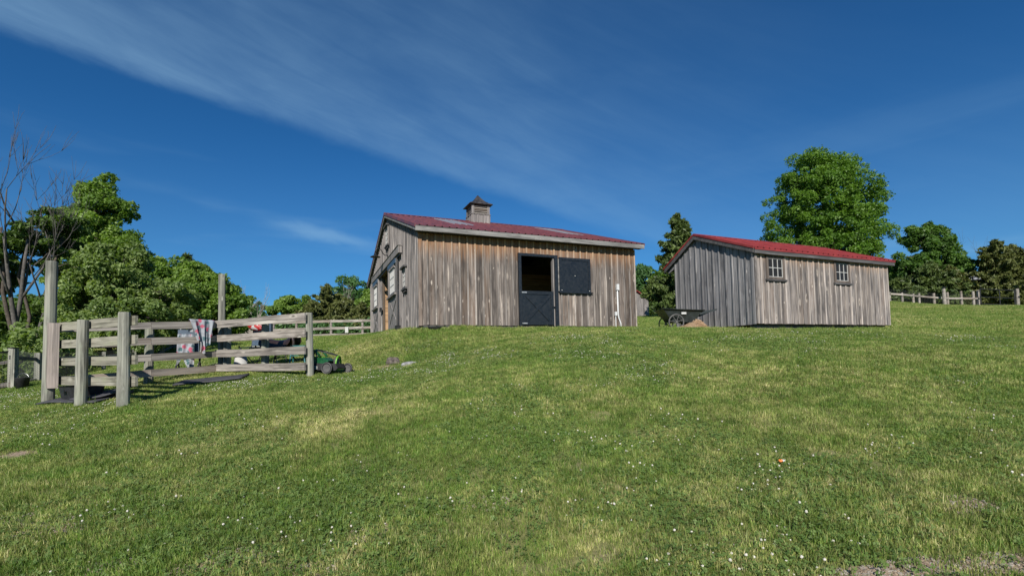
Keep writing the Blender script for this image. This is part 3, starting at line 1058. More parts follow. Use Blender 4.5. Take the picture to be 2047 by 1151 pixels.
    # small windows
    window(t, .46, .50, 2, 3, (-.05, 2.01, 1.36), -math.pi / 2, M['gable_board'], M['white'], fw=.07, head=True, hang=4)
    window(t, .52, .58, 2, 3, (-.05, 5.50, 3.50), -math.pi / 2, M['gable_board'], M['white'], fw=.07, head=True, hang=4)
    # gooseneck lamp
    la = MB().tube([(-.05, 5.45, 3.12), (-.13, 5.45, 3.10), (-.20, 5.45, 3.16), (-.26, 5.45, 3.28), (-.33, 5.45, 3.36), (-.42, 5.45, 3.36), (-.48, 5.45, 3.28), (-.49, 5.45, 3.18)], .017, 8).build('gooseneck_lamp', M['blackmetal'], t, smooth=True)
    MB().lathe([(.03, .16), (.05, .13), (.06, .07), (.11, .04), (.19, 0), (.20, -.01), (.185, -.012), (.10, .028), (.04, .05), (.001, .05)], 20).build('lamp_shade', M['blackmetal'], la, (-.49, 5.45, 3.02), smooth=True)
    MB().lathe([(.05, 0), (.05, .015), (.001, .016)], 12).build('lamp_plate', M['blackmetal'], la, (-.05, 5.45, 3.12), (0, R(-90), 0))
    return t


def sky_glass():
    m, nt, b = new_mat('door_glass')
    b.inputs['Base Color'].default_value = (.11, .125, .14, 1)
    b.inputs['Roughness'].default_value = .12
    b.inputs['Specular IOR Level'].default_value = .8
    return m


M['sky_glass'] = sky_glass()
build_barn()


# ------------------------------------------------------------------ the long shed
def build_shed():
    t = thing('shed', 'long low weathered shed with bright red metal roof and two small windows', 'shed', tuple(S_O), S_TH)
    Ls, Ws = S_L, S_W
    YR, ZR = 2.18, 3.06
    EF, ER = 2.20, 2.42          # underside of roof at the front wall, at the rear wall
    OF, OB, OG = .12, .42, .12
    sf = (ZR - EF) / YR
    sb = (ZR - ER) / (Ws - YR)

    def zt(y):
        return EF + sf * y if y <= YR else ER + sb * (Ws - y)
    wins = [(.555, 1.40), (3.63, 1.42)]
    ww, wh = .61, .56
    m = MB()
    xs = [.02, wins[0][0], wins[0][0] + ww, wins[1][0], wins[1][0] + ww, Ls - .02]
    for i in range(5):
        if i % 2 == 0:
            m.box(xs[i], xs[i + 1], .002, .07, .02, 2.18)
        else:
            m.box(xs[i], xs[i + 1], .002, .07, .02, 1.36).box(xs[i], xs[i + 1], .002, .07, 1.99, 2.18)
    fw = m.build('front_wall', M['dark_in'], t)
    holes = [(w[0] - .08, w[0] + ww + .08, 1.27, 2.03) for w in wins]
    cladding(fw, Ls, lambda u: 2.19, 0., .25, 'front', M['shed_board'], holes=holes, bw=.048, bt=.025, seed=9, bmat=M['shed_batten'])
    m = MB().prism([(.02, 0), (Ws - .02, 0), (Ws - .02, zt(Ws)), (YR, zt(YR)), (.02, zt(0))], 0, .002, .07)
    gw = m.build('end_wall', M['dark_in'], t)
    cladding(gw, Ws, zt, -.02, .25, 'gable', M['shed_gable'], bw=.048, bt=.025, seed=10)
    m = MB().prism([(.02, 0), (Ws - .02, 0), (Ws - .02, zt(Ws)), (YR, zt(YR)), (.02, zt(0))], 0, Ls - .07, Ls - .005)
    m.build('end_wall', M['shed_gable'], t)
    MB().box(.08, Ls - .08, Ws - .06, Ws - .005, 0, 2.4).build('back_wall', M['shed_gable'], t)
    MB().box(.08, Ls - .08, .08, Ws - .07, -.02, .03).build('shed_floor', M['dark_in'], t)
    MB().box(-.045, -.002, -.024, .07, -.01, 2.2).build('corner_board', M['shed_gable'], t)
    MB().box(-.024, .07, -.069, -.0255, 0, 2.2).build('corner_board', M['shed_board'], t)
    for (x, z) in wins:
        window(t, ww, wh, 3, 2, (x, -.002, z), 0, M['win_frame'], M['white'], fw=.085, sill=True)
        MB().box(x - .12, x + ww + .12, -.05, -.002, 2.035, 2.12).build('window_header', M['shed_board'], t)
    # skids and blocks
    for y in (.12, Ws - .3):
        MB().box(0, Ls - .1, 0, .14, 0, .145).build('skid', M['trim_dark'], t, (.05, y, -.15))
    for x, y in ((.1, .75), (.02, 1.5), (.5, .15)):
        MB().box(x, x + .35, y, y + .28, -.22, -.005).build('support_block', M['concrete'], t)
    # roof
    r0_ = .05
    m = MB()
    zf, zb = EF - sf * OF, ER - sb * OB
    m.prism([(-OF, zf), (YR, ZR), (Ws + OB, zb), (Ws + OB, zb + .05), (YR, ZR + .05), (-OF, zf + .05)], 0, -OG + .01, Ls + OG + .1 - .01)
    rf = m.build('roof', M['trim_dark'], t)
    ln = Ls + 2 * OG + .1
    nP = 7
    pw = ln / nP
    lf, lb = math.hypot(YR + OF + .04, sf * (YR + OF + .04)), math.hypot(Ws + OB + .04 - YR, sb * (Ws + OB + .04 - YR))
    mf = corrugated(pw, lf, 4).mesh('roof_panel', M['roof_red'])
    mb_ = corrugated(pw, lb, 4).mesh('roof_panel', M['roof_red'])
    for i in range(nP):
        x = -OG + i * pw
        link('roof_panel', mf, rf, (x, -OF - .04, zf - sf * .04 + .075), (math.atan(sf), 0, 0))
        link('roof_panel', mb_, rf, (x + pw, Ws + OB + .04, zb - sb * .04 + .075), (math.atan(sb), 0, math.pi))
    MB().prism([(YR - .15, ZR + .045), (YR, ZR + .12), (YR + .15, ZR + .03), (YR, ZR + .095)], 0, -OG - .012, Ls + OG + .112).build('ridge_cap', M['roof_red'], rf)
    MB().box(0, ln - .02, 0, .035, 0, .165).build('fascia', M['trim_dark'], rf, (-OG + .01, -OF - .037, zf - .11))
    MB().box(0, ln, 0, .012, 0, .05).build('drip_edge', M['roof_red'], rf, (-OG, -OF - .052, zf + .0))
    for xx, mat_ in ((-OG - .03, 'trim_dark'), (Ls + OG + .1 - .005, 'trim_dark')):
        MB().prism([(-OF, zf - .085), (-OF, zf + .045), (YR, ZR + .045), (YR, ZR - .085)], 0, xx, xx + .036).build('rake_board', M[mat_], rf)
        MB().prism([(YR + .002, ZR - .085), (YR + .002, ZR + .045), (Ws + OB, zb + .045), (Ws + OB, zb - .085)], 0, xx, xx + .036).build('rake_board', M[mat_], rf)
    for xx in (-OG - .045, Ls + OG + .1 + .032):
        MB().prism([(-OF - .04, zf + .04 - sf * .04), (-OF - .04, zf + .105 - sf * .04), (YR, ZR + .11), (YR, ZR + .046)], 0, xx, xx + .014).build('edge_trim', M['roof_red'], rf)
        MB().prism([(YR + .002, ZR + .046), (YR + .002, ZR + .11), (Ws + OB + .04, zb + .105), (Ws + OB + .04, zb + .04)], 0, xx, xx + .014).build('edge_trim', M['roof_red'], rf)
    # boxed return under the back eave
    MB().prism([(Ws + .002, ER - .22), (Ws + .002, ER - .02), (Ws + OB - .02, zb - .03), (Ws + OB - .10, zb - .10)], 0, -.03, .02).build('eave_return', M['shed_gable'], t)
    return t


build_shed()


def small_barn():
    q = at(1297, 631, 50)
    t = thing('small_barn', 'small distant grey barn with red roof glimpsed between the barn and shed', 'barn', (q[0], q[1], g1(q[0], q[1]) - .1), .45)
    w, h, a, d = 3.2, 1.75, 2.55, 5.
    m = MB().prism([(-w, 0), (0, 0), (0, h), (-w / 2, a), (-w, h)], 1, 0, d)
    wl = m.build('wall', M['gable_board'], t)
    for k in range(13):
        x = -w + .02 + k * .245
        z = h + (a - h) * (1 - abs(x + .12 + w / 2) / (w / 2))
        MB().box(0, .235, 0, .02, 0, z - .04).build('board', M['gable_board'], wl, (x, -.022, 0))
    s = (a - h) / (w / 2)
    rf = MB().prism([(-w - .25, h - .25 * s), (-w / 2, a), (.25, h - .25 * s), (.25, h - .25 * s + .09), (-w / 2, a + .1), (-w - .25, h - .25 * s + .09)], 1, -.25, d + .25).build('roof', M['roof_red'], t)


small_barn()


# ------------------------------------------------------------------ fences
def post_mesh(h, r, seed, mat, n=14, flat=False):
    rn = random.Random(seed)
    m = MB()
    zs = [-.35, 0, .12, h * .35, h * .65, h - .02, h]
    ph = rn.uniform(0, 6)
    lx, ly = rn.uniform(-.012, .012), rn.uniform(-.012, .012)
    for i, z in enumerate(zs):
        for k in range(n):
            a = 2 * math.pi * k / n
            rad = r * (1.07 - .09 * max(z, 0) / h) * (1 + .035 * math.sin(2 * a + ph) + .025 * math.sin(5 * a + ph * 2) + rn.uniform(-.012, .012))
            if i == len(zs) - 1:
                rad *= .95
            m.v.append((rad * math.cos(a) + lx * z, rad * math.sin(a) + ly * z, z + (rn.uniform(-.004, .004) if i == len(zs) - 1 else 0)))
    for i in range(len(zs) - 1):
        for k in range(n):
            k2 = (k + 1) % n
            m.f.append((i * n + k, i * n + k2, i * n + n + k2, i * n + n + k))
    m.f.append(tuple((len(zs) - 1) * n + k for k in range(n)))
    return m.mesh('post', mat, False)


def rail_piece(parent, p, q, h=.15, t=.042, mat=None, seed=0, name='rail', sag=.006):
    """a sawn rail between p and q (world, relative to parent's origin), with slightly uneven edges"""
    p, q = Vector(p), Vector(q)
    ln = (q - p).length
    rn = random.Random(seed)
    n = max(4, int(ln / .22))
    m = MB()
    o1, o2 = rn.uniform(0, 6), rn.uniform(0, 6)
    for i in range(n + 1):
        x = ln * i / n
        top = h / 2 + .004 * math.sin(x * 3.1 + o1) + rn.uniform(-.002, .002) - sag * math.sin(math.pi * i / n)
        bot = -h / 2 + .004 * math.sin(x * 2.3 + o2) + rn.uniform(-.002, .002) - sag * math.sin(math.pi * i / n)
        m.v += [(x, -t / 2, bot), (x, t / 2, bot), (x, t / 2, top), (x, -t / 2, top)]
    for i in range(n):
        b = i * 4
        for k in range(4):
            m.f.append((b + k, b + (k + 1) % 4, b + 4 + (k + 1) % 4, b + 4 + k))
    m.f += [(3, 2, 1, 0), (n * 4, n * 4 + 1, n * 4 + 2, n * 4 + 3)]
    d = (q - p).normalized()
    yv = Vector((0, 0, 1)).cross(d).normalized()
    zv = d.cross(yv)
    rot = Matrix((d, yv, zv)).transposed().to_quaternion()
    return link(name, m.mesh(name, mat or M['rail']), parent, p, rot)


def gpt(px, py, Y):
    q = at(px, py, Y)
    return np.array([q[0], q[1], g1(q[0], q[1])])


def add_post(parent, org, px, py, Y, top_py, r, seed, mat=None, name='post'):
    g = gpt(px, py, Y)
    top = at(px, top_py, Y)[2]
    return link(name, post_mesh(top - g[2], r, seed, mat or M['post']), parent, tuple(g - org), (0, 0, seed * 1.3))


def board_run(parent, org, A, Bp, off, mat, seed, ext=(0, 0)):
    """four rails; A/B = (px, Y, [(vtop,vbot)*4]); off = sideways offset in the ground plane"""
    for k in range(4):
        a0, a1 = at(A[0], A[2][k][0], A[1]), at(A[0], A[2][k][1], A[1])
        b0, b1 = at(Bp[0], Bp[2][k][0], Bp[1]), at(Bp[0], Bp[2][k][1], Bp[1])
        p, q = (a0 + a1) / 2, (b0 + b1) / 2
        d = (q - p) / np.linalg.norm(q - p)
        s = np.array([d[1], -d[0], 0])
        h = .5 * (abs(a0[2] - a1[2]) + abs(b0[2] - b1[2]))
        p, q = p - d * ext[0] + s * off, q + d * ext[1] + s * off
        rail_piece(parent, p - org, q - org, h, .042, mat, seed + k)


def corral():
    # near arm: tall corner post, two round posts in front of four mossy boards
    org = gpt(97, 806, 9.4)
    t = thing('chute_fence', 'nearest timber fence arm with tall corner post and two round posts before mossy boards', 'fence', tuple(org))
    add_post(t, org, 96, 806, 9.4, 522, .092, 1)
    add_post(t, org, 161, 812, 8.72, 639, .083, 2)
    add_post(t, org, 246, 816, 8.05, 624, .082, 3)
    A = (106, 9.42, [(645, 660), (680, 696), (715, 731), (752, 770)])
    Bp = (252, 8.02, [(629, 650), (668, 688), (710, 728), (753, 771)])
    board_run(t, org, A, Bp, -.105, M['rail_moss'], 40, (.0, .1))
    # upright plank nailed to the corner post
    pa = gpt(97, 806, 9.4)
    nv_, rv_ = np.array([.62, -.78, 0]), np.array([.78, .62, 0])
    z0_, z1_ = at(101, 776, 9.3)[2], at(101, 645, 9.3)[2]
    m = MB().box(-.085, .085, -.02, .02, 0, z1_ - z0_)
    link('upright_plank', m.mesh('upright_plank', M['post_plank']), t, tuple(pa + nv_ * .118 + rv_ * .055 - org + np.array([0, 0, z0_ - pa[2]])), (0, 0, math.atan2(rv_[1], rv_[0])))
    # rear arm with the second tall post
    org = gpt(445, 742, 12)
    t = thing('corral_fence', 'four-board timber fence behind the rubber mats, joined by a tall post in mid run', 'fence', tuple(org))
    add_post(t, org, 443, 742, 12.1, 548, .08, 4)
    add_post(t, org, 454, 742, 12.05, 646, .085, 5)
    add_post(t, org, 297, 770, 10.95, 650, .085, 6)
    add_post(t, org, 530, 745, 11.35, 640, .082, 7)
    add_post(t, org, 620, 752, 10.5, 625, .07, 8)
    A = (108, 9.55, [(649, 664), (682, 697), (717, 732), (752, 768)])
    M1 = (300, 10.75, [(644, 657.5), (675.5, 689), (708, 721), (739, 752)])
    D_ = (440, 11.93, [(642, 655.5), (670, 683), (700, 713), (728, 741)])
    Ee = (613, 10.42, [(625, 641), (659, 674), (691, 708), (724, 740)])
    board_run(t, org, A, M1, .06, M['rail'], 60)
    board_run(t, org, M1, D_, .06, M['rail'], 70)
    D2 = (437, 11.88, D_[2])
    board_run(t, org, D2, Ee, .065, M['rail'], 80, (.0, .04))


corral()


def wire_fence_mesh(pts, h, sx=.06, sz=.06, r=.0018):
    """square wire netting as thin three-sided wires"""
    V, Fc = [], []

    def wire(p, q):
        p, q = np.array(p), np.array(q)
        d = q - p
        d /= np.linalg.norm(d) + 1e-9
        a = np.cross(d, [0, 0, 1.]) if abs(d[2]) < .9 else np.cross(d, [1., 0, 0])
        a /= np.linalg.norm(a)
        b = np.cross(d, a)
        k = len(V)
        for e in (p, q):
            for an in (0, 2.094, 4.189):
                V.append(e + (a * math.cos(an) + b * math.sin(an)) * r)
        for i in range(3):
            j = (i + 1) % 3
            Fc.append((k + i, k + j, k + 3 + j, k + 3 + i))
    for p, q in zip(pts[:-1], pts[1:]):
        p, q = np.array(p), np.array(q)
        n = max(1, int(np.linalg.norm(q - p) / sx))
        for i in range(n):
            e = p + (q - p) * i / n
            wire(e + [0, 0, .02], e + [0, 0, h])
        for k in range(int(h / sz) + 1):
            z = min(.02 + k * sz, h)
            wire(p + [0, 0, z], q + [0, 0, z])
    return V, Fc


def pen_fence():
    spec = [(-60, 775, 12.2), (25, 776, 12.8), (75, 766, 16), (207, 750, 20), (268, 742, 22), (325, 707, 24.5), (346, 697, 26), (420, 690, 30)]
    P = [gpt(*s) for s in spec]
    org = P[1]
    t = thing('pen_fence', 'low wire-mesh pen fence with square posts beside the tall corner post', 'fence', tuple(org))
    H = 1.0
    for i, p in enumerate(P):
        if i == 0:
            continue
        r_ = .075 if i < 3 else .06
        m = MB().box(-r_, r_, -r_, r_, -.3, H + (.04 if i == 1 else 0))
        m.build('post', M['post'], t, tuple(p - org), (0, 0, i * .2))
    MB().box(-.09, .09, -.09, .09, 0, .02).build('post_cap', M['blackmetal'], t, tuple(P[1] - org + [0, 0, H + .042]))
    for i in range(1, len(P) - 1):
        rail_piece(t, P[i] - org + [0, -.08, H - .2], P[i + 1] - org + [0, -.08, H - .2], .1, .04, M['trim_dark'] if i == 1 else M['rail'], 90 + i)
        rail_piece(t, P[i] - org + [0, -.085, .1], P[i + 1] - org + [0, -.085, .1], .13, .04, M['rail'], 97 + i)
    V, Fc = wire_fence_mesh([p - org + np.array([0, -.11, 0]) for p in P[1:]], H, .07, .07, .0022)
    tag(link('wire_mesh', mesh_np('wire_mesh', V, Fc, M['wire']), t), kind='stuff')
    # metal gate at the frame's edge
    org2 = P[0]
    g = thing('pen_gate', 'black pipe-framed mesh gate at the left edge of the photo', 'gate', tuple(org2))
    a, b = np.zeros(3), (P[1] - P[0]) * .93
    for z in (.06, H - .02):
        MB().tube([a + [0, 0, z], b + [0, 0, z]], .02, 8).build('gate_bar', M['blackmetal'], g, smooth=True)
    for e in (a, b):
        MB().tube([e + [0, 0, .06], e + [0, 0, H - .02]], .02, 8).build('gate_bar', M['blackmetal'], g, smooth=True)
    rail_piece(g, a + [0, .05, H - .28], b + [0, .05, H - .28], .09, .035, M['rail'], 120)
    rail_piece(g, a + [0, .05, .12], b + [0, .05, .12], .15, .035, M['rail'], 121)
    V, Fc = wire_fence_mesh([a + [0, -.02, .05], b + [0, -.02, .05]], H - .1, .06, .06, .0022)
    tag(link('wire_mesh', mesh_np('wire_mesh', V, Fc, M['wire']), g), kind='stuff')
    # black bucket by the gate post
    q = gpt(44, 772, 12.7)
    k = thing('bucket', 'black bucket on the ground beside the pen gate post', 'bucket', tuple(q))
    MB().lathe([(.001, .02), (.10, .02), (.11, 0), (.12, 0), (.15, .27), (.158, .28), (.145, .28), (.112, .03)], 18).build('bucket_body', M['rubber'], k, smooth=True)
    MB().tube([(.15 * math.cos(x), .02, .27 + .12 * math.sin(x)) for x in np.linspace(0, math.pi, 10)], .004, 6).build('handle', M['steel'], k)
    sheet_strip('gravel_path', [gpt(-200, 800, 11.2), gpt(0, 793, 11.4), gpt(60, 787, 11.8), gpt(140, 781, 12.6), gpt(260, 772, 14.)], .55, M['gravel'])


pen_fence()


def paddock_fence():
    org = gpt(690, 672, 40)
    t = thing('paddock_fence', 'pale two-rail paddock fence in the hollow left of the barn', 'fence', tuple(org))
    rowpx = [455, 500, 547, 593, 662, 725, 790]
    Ys = [38.5, 38.8, 39.2, 39.6, 40, 40.3, 40.7]
    P = [gpt(px, 672, Y) for px, Y in zip(rowpx, Ys)]
    pm = post_mesh(1.36, .1, 77, M['rail'], 10)
    for p in P:
        link('post', pm, t, tuple(p - org))
    for i in range(len(P) - 1):
        for k, z in enumerate((1.24, .66)):
            rail_piece(t, P[i] - org + [0, -.12, z], P[i + 1] - org + [0, -.12, z], .2, .05, M['rail'], 130 + i * 2 + k)
        rail_piece(t, P[i] - org + [0, -.1, .12], P[i + 1] - org + [0, -.1, .12], .22, .05, M['rail'], 150 + i)
    q = at(693, 657, 39.9)
    s = thing('fence_notice', 'small white notice fixed to the far paddock rail', 'sign', tuple(q))
    MB().box(-.13, .13, -.02, 0, -.32, .16).build('notice_panel', M['white'], s)
    MB().box(-.015, .015, 0, .04, -.05, .05).build('bracket', M['steel'], s)
    sheet_strip('riding_arena', [gpt(430, 668, 43), gpt(620, 668, 44), gpt(820, 668, 45)], 5., M['sand'], .03)


paddock_fence()


def hill_fence():
    px_ = [(1779, 602, 590), (1804, 605, 593), (1826, 607, 595), (1838, 609, 586), (1868, 610, 586), (1895, 612, 584), (1923, 612, 582), (1947, 612, 582), (1956, 612, 580)]
    org = gpt(1838, 608, 50)
    t = thing('hill_fence', 'wire-mesh rail fence on the rise behind the shed', 'fence', tuple(org))
    P = []
    for i, (x, b, tp) in enumerate(px_):
        p = gpt(x, b, 50)
        P.append(p)
        top = max(at(x, tp, 50)[2] - p[2], 1.0)
        link('post', post_mesh(top, .11 if i < 8 else .13, 200 + i, M['rail'], 10), t, tuple(p - org))
    for i in range(len(P) - 1):
        rail_piece(t, P[i] - org + [0, -.14, .8], P[i + 1] - org + [0, -.14, .8], .17, .05, M['rail'], 220 + i)
    V, Fc = wire_fence_mesh([p - org + np.array([0, -.08, 0]) for p in P], 1.3, .15, .12, .005)
    tag(link('wire_mesh', mesh_np('wire_mesh', V, Fc, M['wire']), t), kind='stuff')
    p = gpt(1889, 613, 49.3)
    k = thing('capped_post', 'tall single post with a dark cap in front of the hill fence', 'post', tuple(p))
    h = at(1889, 575, 49.3)[2] - p[2]
    link('post', post_mesh(h, .15, 240, M['rail'], 12), k)
    MB().lathe([(.001, .02), (.28, .02), (.28, .06), (.001, .12)], 12).build('post_cap', M['blackmetal'], k, (0, 0, h - .03))
    # pipe gate and the post it closes on
    a, b = gpt(1960, 613, 49.6), gpt(2031, 614, 49.6)
    g = thing('pipe_gate', 'dark pipe field gate with one upright at the far right', 'gate', tuple(a))
    d = b - a
    for z in (.25, .95, 1.75):
        MB().tube([(0, 0, z), (d[0], d[1], d[2] + z)], .045, 8).build('gate_bar', M['blackmetal'], g)
    for f in (.02, .56, .98):
        MB().tube([d * f + [0, 0, .25], d * f + [0, 0, 1.75]], .04, 8).build('gate_bar', M['blackmetal'], g)
    p = gpt(2035, 614, 49.7)
    s = thing('gate_post', 'pale gatepost at the right-hand end of the pipe gate', 'post', tuple(p))
    link('post', post_mesh(1.95, .15, 241, M['rail'], 12), s)
    MB().box(-.05, .08, -.2, -.13, 1.0, 1.2).build('gate_latch', M['blackmetal'], s)
    sheet_strip('farm_track', [gpt(1925, 618, 44), gpt(1990, 620, 43), gpt(2080, 621, 42), gpt(2200, 622, 40)], 1.6, M['gravel'], .02)


hill_fence()


# ------------------------------------------------------------------ garden cart and straw
def garden_cart():
    q = gpt(1362, 659, 15.4)
    t = thing('garden_cart', 'black two-wheeled garden cart parked between the barn and the shed', 'cart', tuple(q), .05)
    # tub: sloped nose to the left, flared rim
    y = .42
    m = MB()
    prof_b = [(-.36, .24), (.34, .20)]
    bot = [(-.40, -.27, .27), (.30, -.27, .22), (.30, .27, .22), (-.40, .27, .27)]
    mid = [(-.62, -.36, .56), (.48, -.36, .50), (.48, .36, .50), (-.62, .36, .56)]
    top = [(-.70, -.40, .64), (.56, -.40, .57), (.56, .40, .57), (-.70, .40, .64)]
    ins = [(-.66, -.37, .635), (.52, -.37, .565), (.52, .37, .565), (-.66, .37, .635)]
    inb = [(-.38, -.25, .31), (.28, -.25, .26), (.28, .25, .26), (-.38, .25, .31)]
    for ring in (bot, mid, top, ins, inb):
        m.v += ring
    for i in range(4):
        for k in range(4):
            m.f.append((i * 4 + k, i * 4 + (k + 1) % 4, i * 4 + 4 + (k + 1) % 4, i * 4 + 4 + k))
    m.f += [(3, 2, 1, 0), (16, 17, 18, 19)]
    tub = m.build('tub', M['cart'], t)
    rim = MB()
    rim.tube([(-.72, -.42, .645), (.58, -.42, .575), (.58, .42, .575), (-.72, .42, .645)], .018, 8, closed=True)
    rim.build('rim_lip', M['cart'], tub, smooth=True)
    MB().box(-.13, .02, -.372, -.365, .47, .535).build('label_plate', M['white'], tub, (.0, -.016, 0))
    # pulling handle: two arms and a crossbar to the right
    for s in (-.36, .36):
        MB().bar((.44, s, .47), (.98, s * .92, .60), .035, .05).build('handle_arm', M['cart'], t)
    MB().tube([(.985, -.36, .605), (.985, .36, .605)], .02, 8).build('handle_grip', M['cart'], t)
    MB().prism([(.50, .40), (.92, .585), (.92, .60), (.50, .56)], 1, -.30, .30).build('handle_web', M['cart'], t)
    for s in (-.30, .30):
        MB().prism([(.16, -.02), (.34, -.02), (.38, .24), (.12, .24)], 1, s - .02, s + .02).build('leg', M['cart'], t)
    ax = MB().tube([(-.32, -.46, .235), (-.32, .46, .235)], .014, 8).build('axle', M['steel'], t)
    for s in (-.44, .44):
        w = MB().tube([(.225 * math.cos(a), 0, .225 * math.sin(a)) for a in np.linspace(0, 2 * math.pi, 29)[:-1]], .02, 8, closed=True).build('wheel', M['cartmetal'], t, (-.32, s, .235), smooth=True)
        for k in range(7):
            a = k * 2 * math.pi / 7 + .3
            MB().bar((.02 * math.cos(a), 0, .02 * math.sin(a)), (.21 * math.cos(a), 0, .21 * math.sin(a)), .014, .03, (0, 1, 0)).build('spoke', M['cartmetal'], w)
        MB().tube([(0, -.03, 0), (0, .03, 0)], .035, 12).build('hub', M['cartmetal'], w)
    # straw heap
    c = gpt(1387, 658, 14.95)
    V, Fc = [], []
    rg = np.random.default_rng(5)
    nS = 3200
    for i in range(nS):
        a, rr = rg.uniform(0, 6.283), math.sqrt(rg.uniform(0, 1))
        x, y_ = .50 * rr * math.cos(a), .34 * rr * math.sin(a)
        hz = .31 * (1 - rr ** 1.6) * (.8 + .3 * math.sin(x * 9)) + .02
        z = hz * (1 - .3 * rg.uniform(0, 1) ** 2)
        d = rg.normal(size=3) * [1, 1, .45]
        d /= np.linalg.norm(d)
        ln = rg.uniform(.05, .13)
        s = np.cross(d, rg.normal(size=3))
        s /= np.linalg.norm(s)
        p = np.array([x, y_, z])
        k = len(V)
        V += [p - d * ln / 2 - s * .0025, p - d * ln / 2 + s * .0025, p + d * ln / 2 + s * .0025, p + d * ln / 2 - s * .0025]
        Fc.append((k, k + 1, k + 2, k + 3))
    h = thing('straw_heap', 'loose heap of tan straw beside the cart at the shed corner', 'straw', tuple(c))
    m = MB().lathe([(.48, -.03), (.41, .06), (.30, .15), (.15, .23), (.001, .255)], 18)
    base = m.build('mound', M['straw_core'], h, smooth=True)
    base.scale = (1, .72, 1)
    tag(link('straw', mesh_np('straw', V, Fc, M['straw']), h), kind='stuff')


M['straw'] = plain('straw', (.62, .42, .26), .8, 0, .35, 30.)
M['straw_core'] = plain('straw_under', (.30, .20, .12), .9, 0, .4, 30., .5)
garden_cart()


# ------------------------------------------------------------------ things round the corral
def floral():
    m, nt, b = new_mat('floral_cloth')
    tc = N(nt, 'ShaderNodeTexCoord')
    v = N(nt, 'ShaderNodeTexVoronoi', inp={'Scale': 11.})
    mp = N(nt, 'ShaderNodeTexNoise', inp={'Scale': 14., 'Detail': 3.})
    L(nt, tc.outputs['Object'], mp.inputs['Vector'])
    ad = N(nt, 'ShaderNodeMix', data_type='VECTOR', inp={0: .09})
    L(nt, tc.outputs['Object'], ad.inputs[4])
    L(nt, mp.outputs['Color'], ad.inputs[5])
    L(nt, ad.outputs[1], v.inputs['Vector'])
    sp = N(nt, 'ShaderNodeSeparateColor')
    L(nt, v.outputs['Color'], sp.inputs[0])
    c = MIX(nt, MAPR(nt, sp.outputs[0], .50, .52), (.20, .21, .235), (.05, .105, .12))
    c = MIX(nt, MAPR(nt, sp.outputs[1], .70, .72), c, (.36, .075, .12))
    c = MIX(nt, MAPR(nt, v.outputs['Distance'], .38, .60), c, (.27, .29, .32))
    L(nt, c, b.inputs['Base Color'])
    b.inputs['Roughness'].default_value = .9
    return m


def check_red():
    m, nt, b = new_mat('red_white_pattern')
    tc = N(nt, 'ShaderNodeTexCoord')
    v = N(nt, 'ShaderNodeTexVoronoi', inp={'Scale': 16.})
    L(nt, tc.outputs['Object'], v.inputs['Vector'])
    sp = N(nt, 'ShaderNodeSeparateColor')
    L(nt, v.outputs['Color'], sp.inputs[0])
    c = MIX(nt, MAPR(nt, sp.outputs[0], .42, .46), (.45, .43, .42), (.36, .025, .025))
    L(nt, c, b.inputs['Base Color'])
    return m


M['floral'] = floral()
M['redwhite'] = check_red()


def cloth_on_rail():
    # towel draped over the top board: long narrow-ending fall on the near side
    top = at(399, 641, 11.52)
    t = thing('floral_cloth', 'pink and grey floral cloth hanging over the top fence board', 'cloth', (top[0], top[1], top[2]))
    dirv = at(440, 643, 11.93) - at(300, 644, 10.75)
    dirv[2] = 0
    dirv /= np.linalg.norm(dirv)
    nrm_ = np.array([dirv[1], -dirv[0], 0])
    V, Fc = [], []
    nu, nv = 40, 34
    for j in range(nv):
        f = j / (nv - 1)
        for i in range(nu):
            u = i / (nu - 1) - .5
            if f < .22:                                  # behind the rail
                k = 1 - f / .22
                z = -.28 * k + .012
                off = -.045 - .015 * math.sin(9 * u * 3)
                wdt = .50
            elif f < .30:
                k = (f - .22) / .08
                z = .014 + .012 * math.sin(math.pi * k)
                off = -.045 + .10 * k
                wdt = .52
            else:
                k = (f - .30) / .70
                bottom = .74 - .48 * abs(u + .04) ** 1.1 * 1.5 - .06 * math.sin(u * 14)
                z = -bottom * k
                off = .055 + .035 * k * math.sin(u * 34 + 3 * k) + .02 * math.sin(u * 17 + 1) + .02 * k
                wdt = .53 - .24 * k
            p = dirv * (u * wdt + (.06 * f if f > .3 else 0)) + nrm_ * (off + .065) + np.array([0, 0, z])
            V.append(p)
    for j in range(nv - 1):
        for i in range(nu - 1):
            a = j * nu + i
            Fc.append((a, a + 1, a + nu + 1, a + nu))
    link('cloth', mesh_np('cloth', V, Fc, M['floral'], True), t)
    # folding chair behind the fence with clothes over it
    q = gpt(376, 741, 12.4)
    c = thing('folding_chair', 'dark folding chair hung with patterned clothes behind the fence boards', 'chair', tuple(q), .3)
    for s in (-.24, .24):
        MB().bar((s, -.22, 0), (s, .20, .52), .03, .03).build('leg', M['blackmetal'], c)
        MB().bar((s, .24, 0), (s * 1., -.05, .50), .03, .03).build('leg', M['blackmetal'], c)
        MB().bar((s, .10, .48), (s, .24, 1.18), .03, .03).build('back_post', M['blackmetal'], c)
    MB().box(-.24, .24, -.2, .18, .46, .49).build('seat', M['navy'], c)
    m = MB().box(-.27, .20, .13, .16, .40, 1.12)
    m.build('back_cover', M['navy'], c)
    V, Fc = [], []
    for j in range(12):
        for i in range(14):
            u, f = i / 13, j / 11
            V.append((-.23 + .36 * u + .03 * f * math.sin(u * 9), -.02 - .05 * f - .03 * math.sin(u * 16 + f * 3), 1.0 - .78 * f * (1 - .25 * math.sin(u * 5))))
    for j in range(11):
        for i in range(13):
            a = j * 14 + i
            Fc.append((a, a + 1, a + 15, a + 14))
    link('clothes', mesh_np('clothes', V, Fc, M['floral'], True), c)


cloth_on_rail()


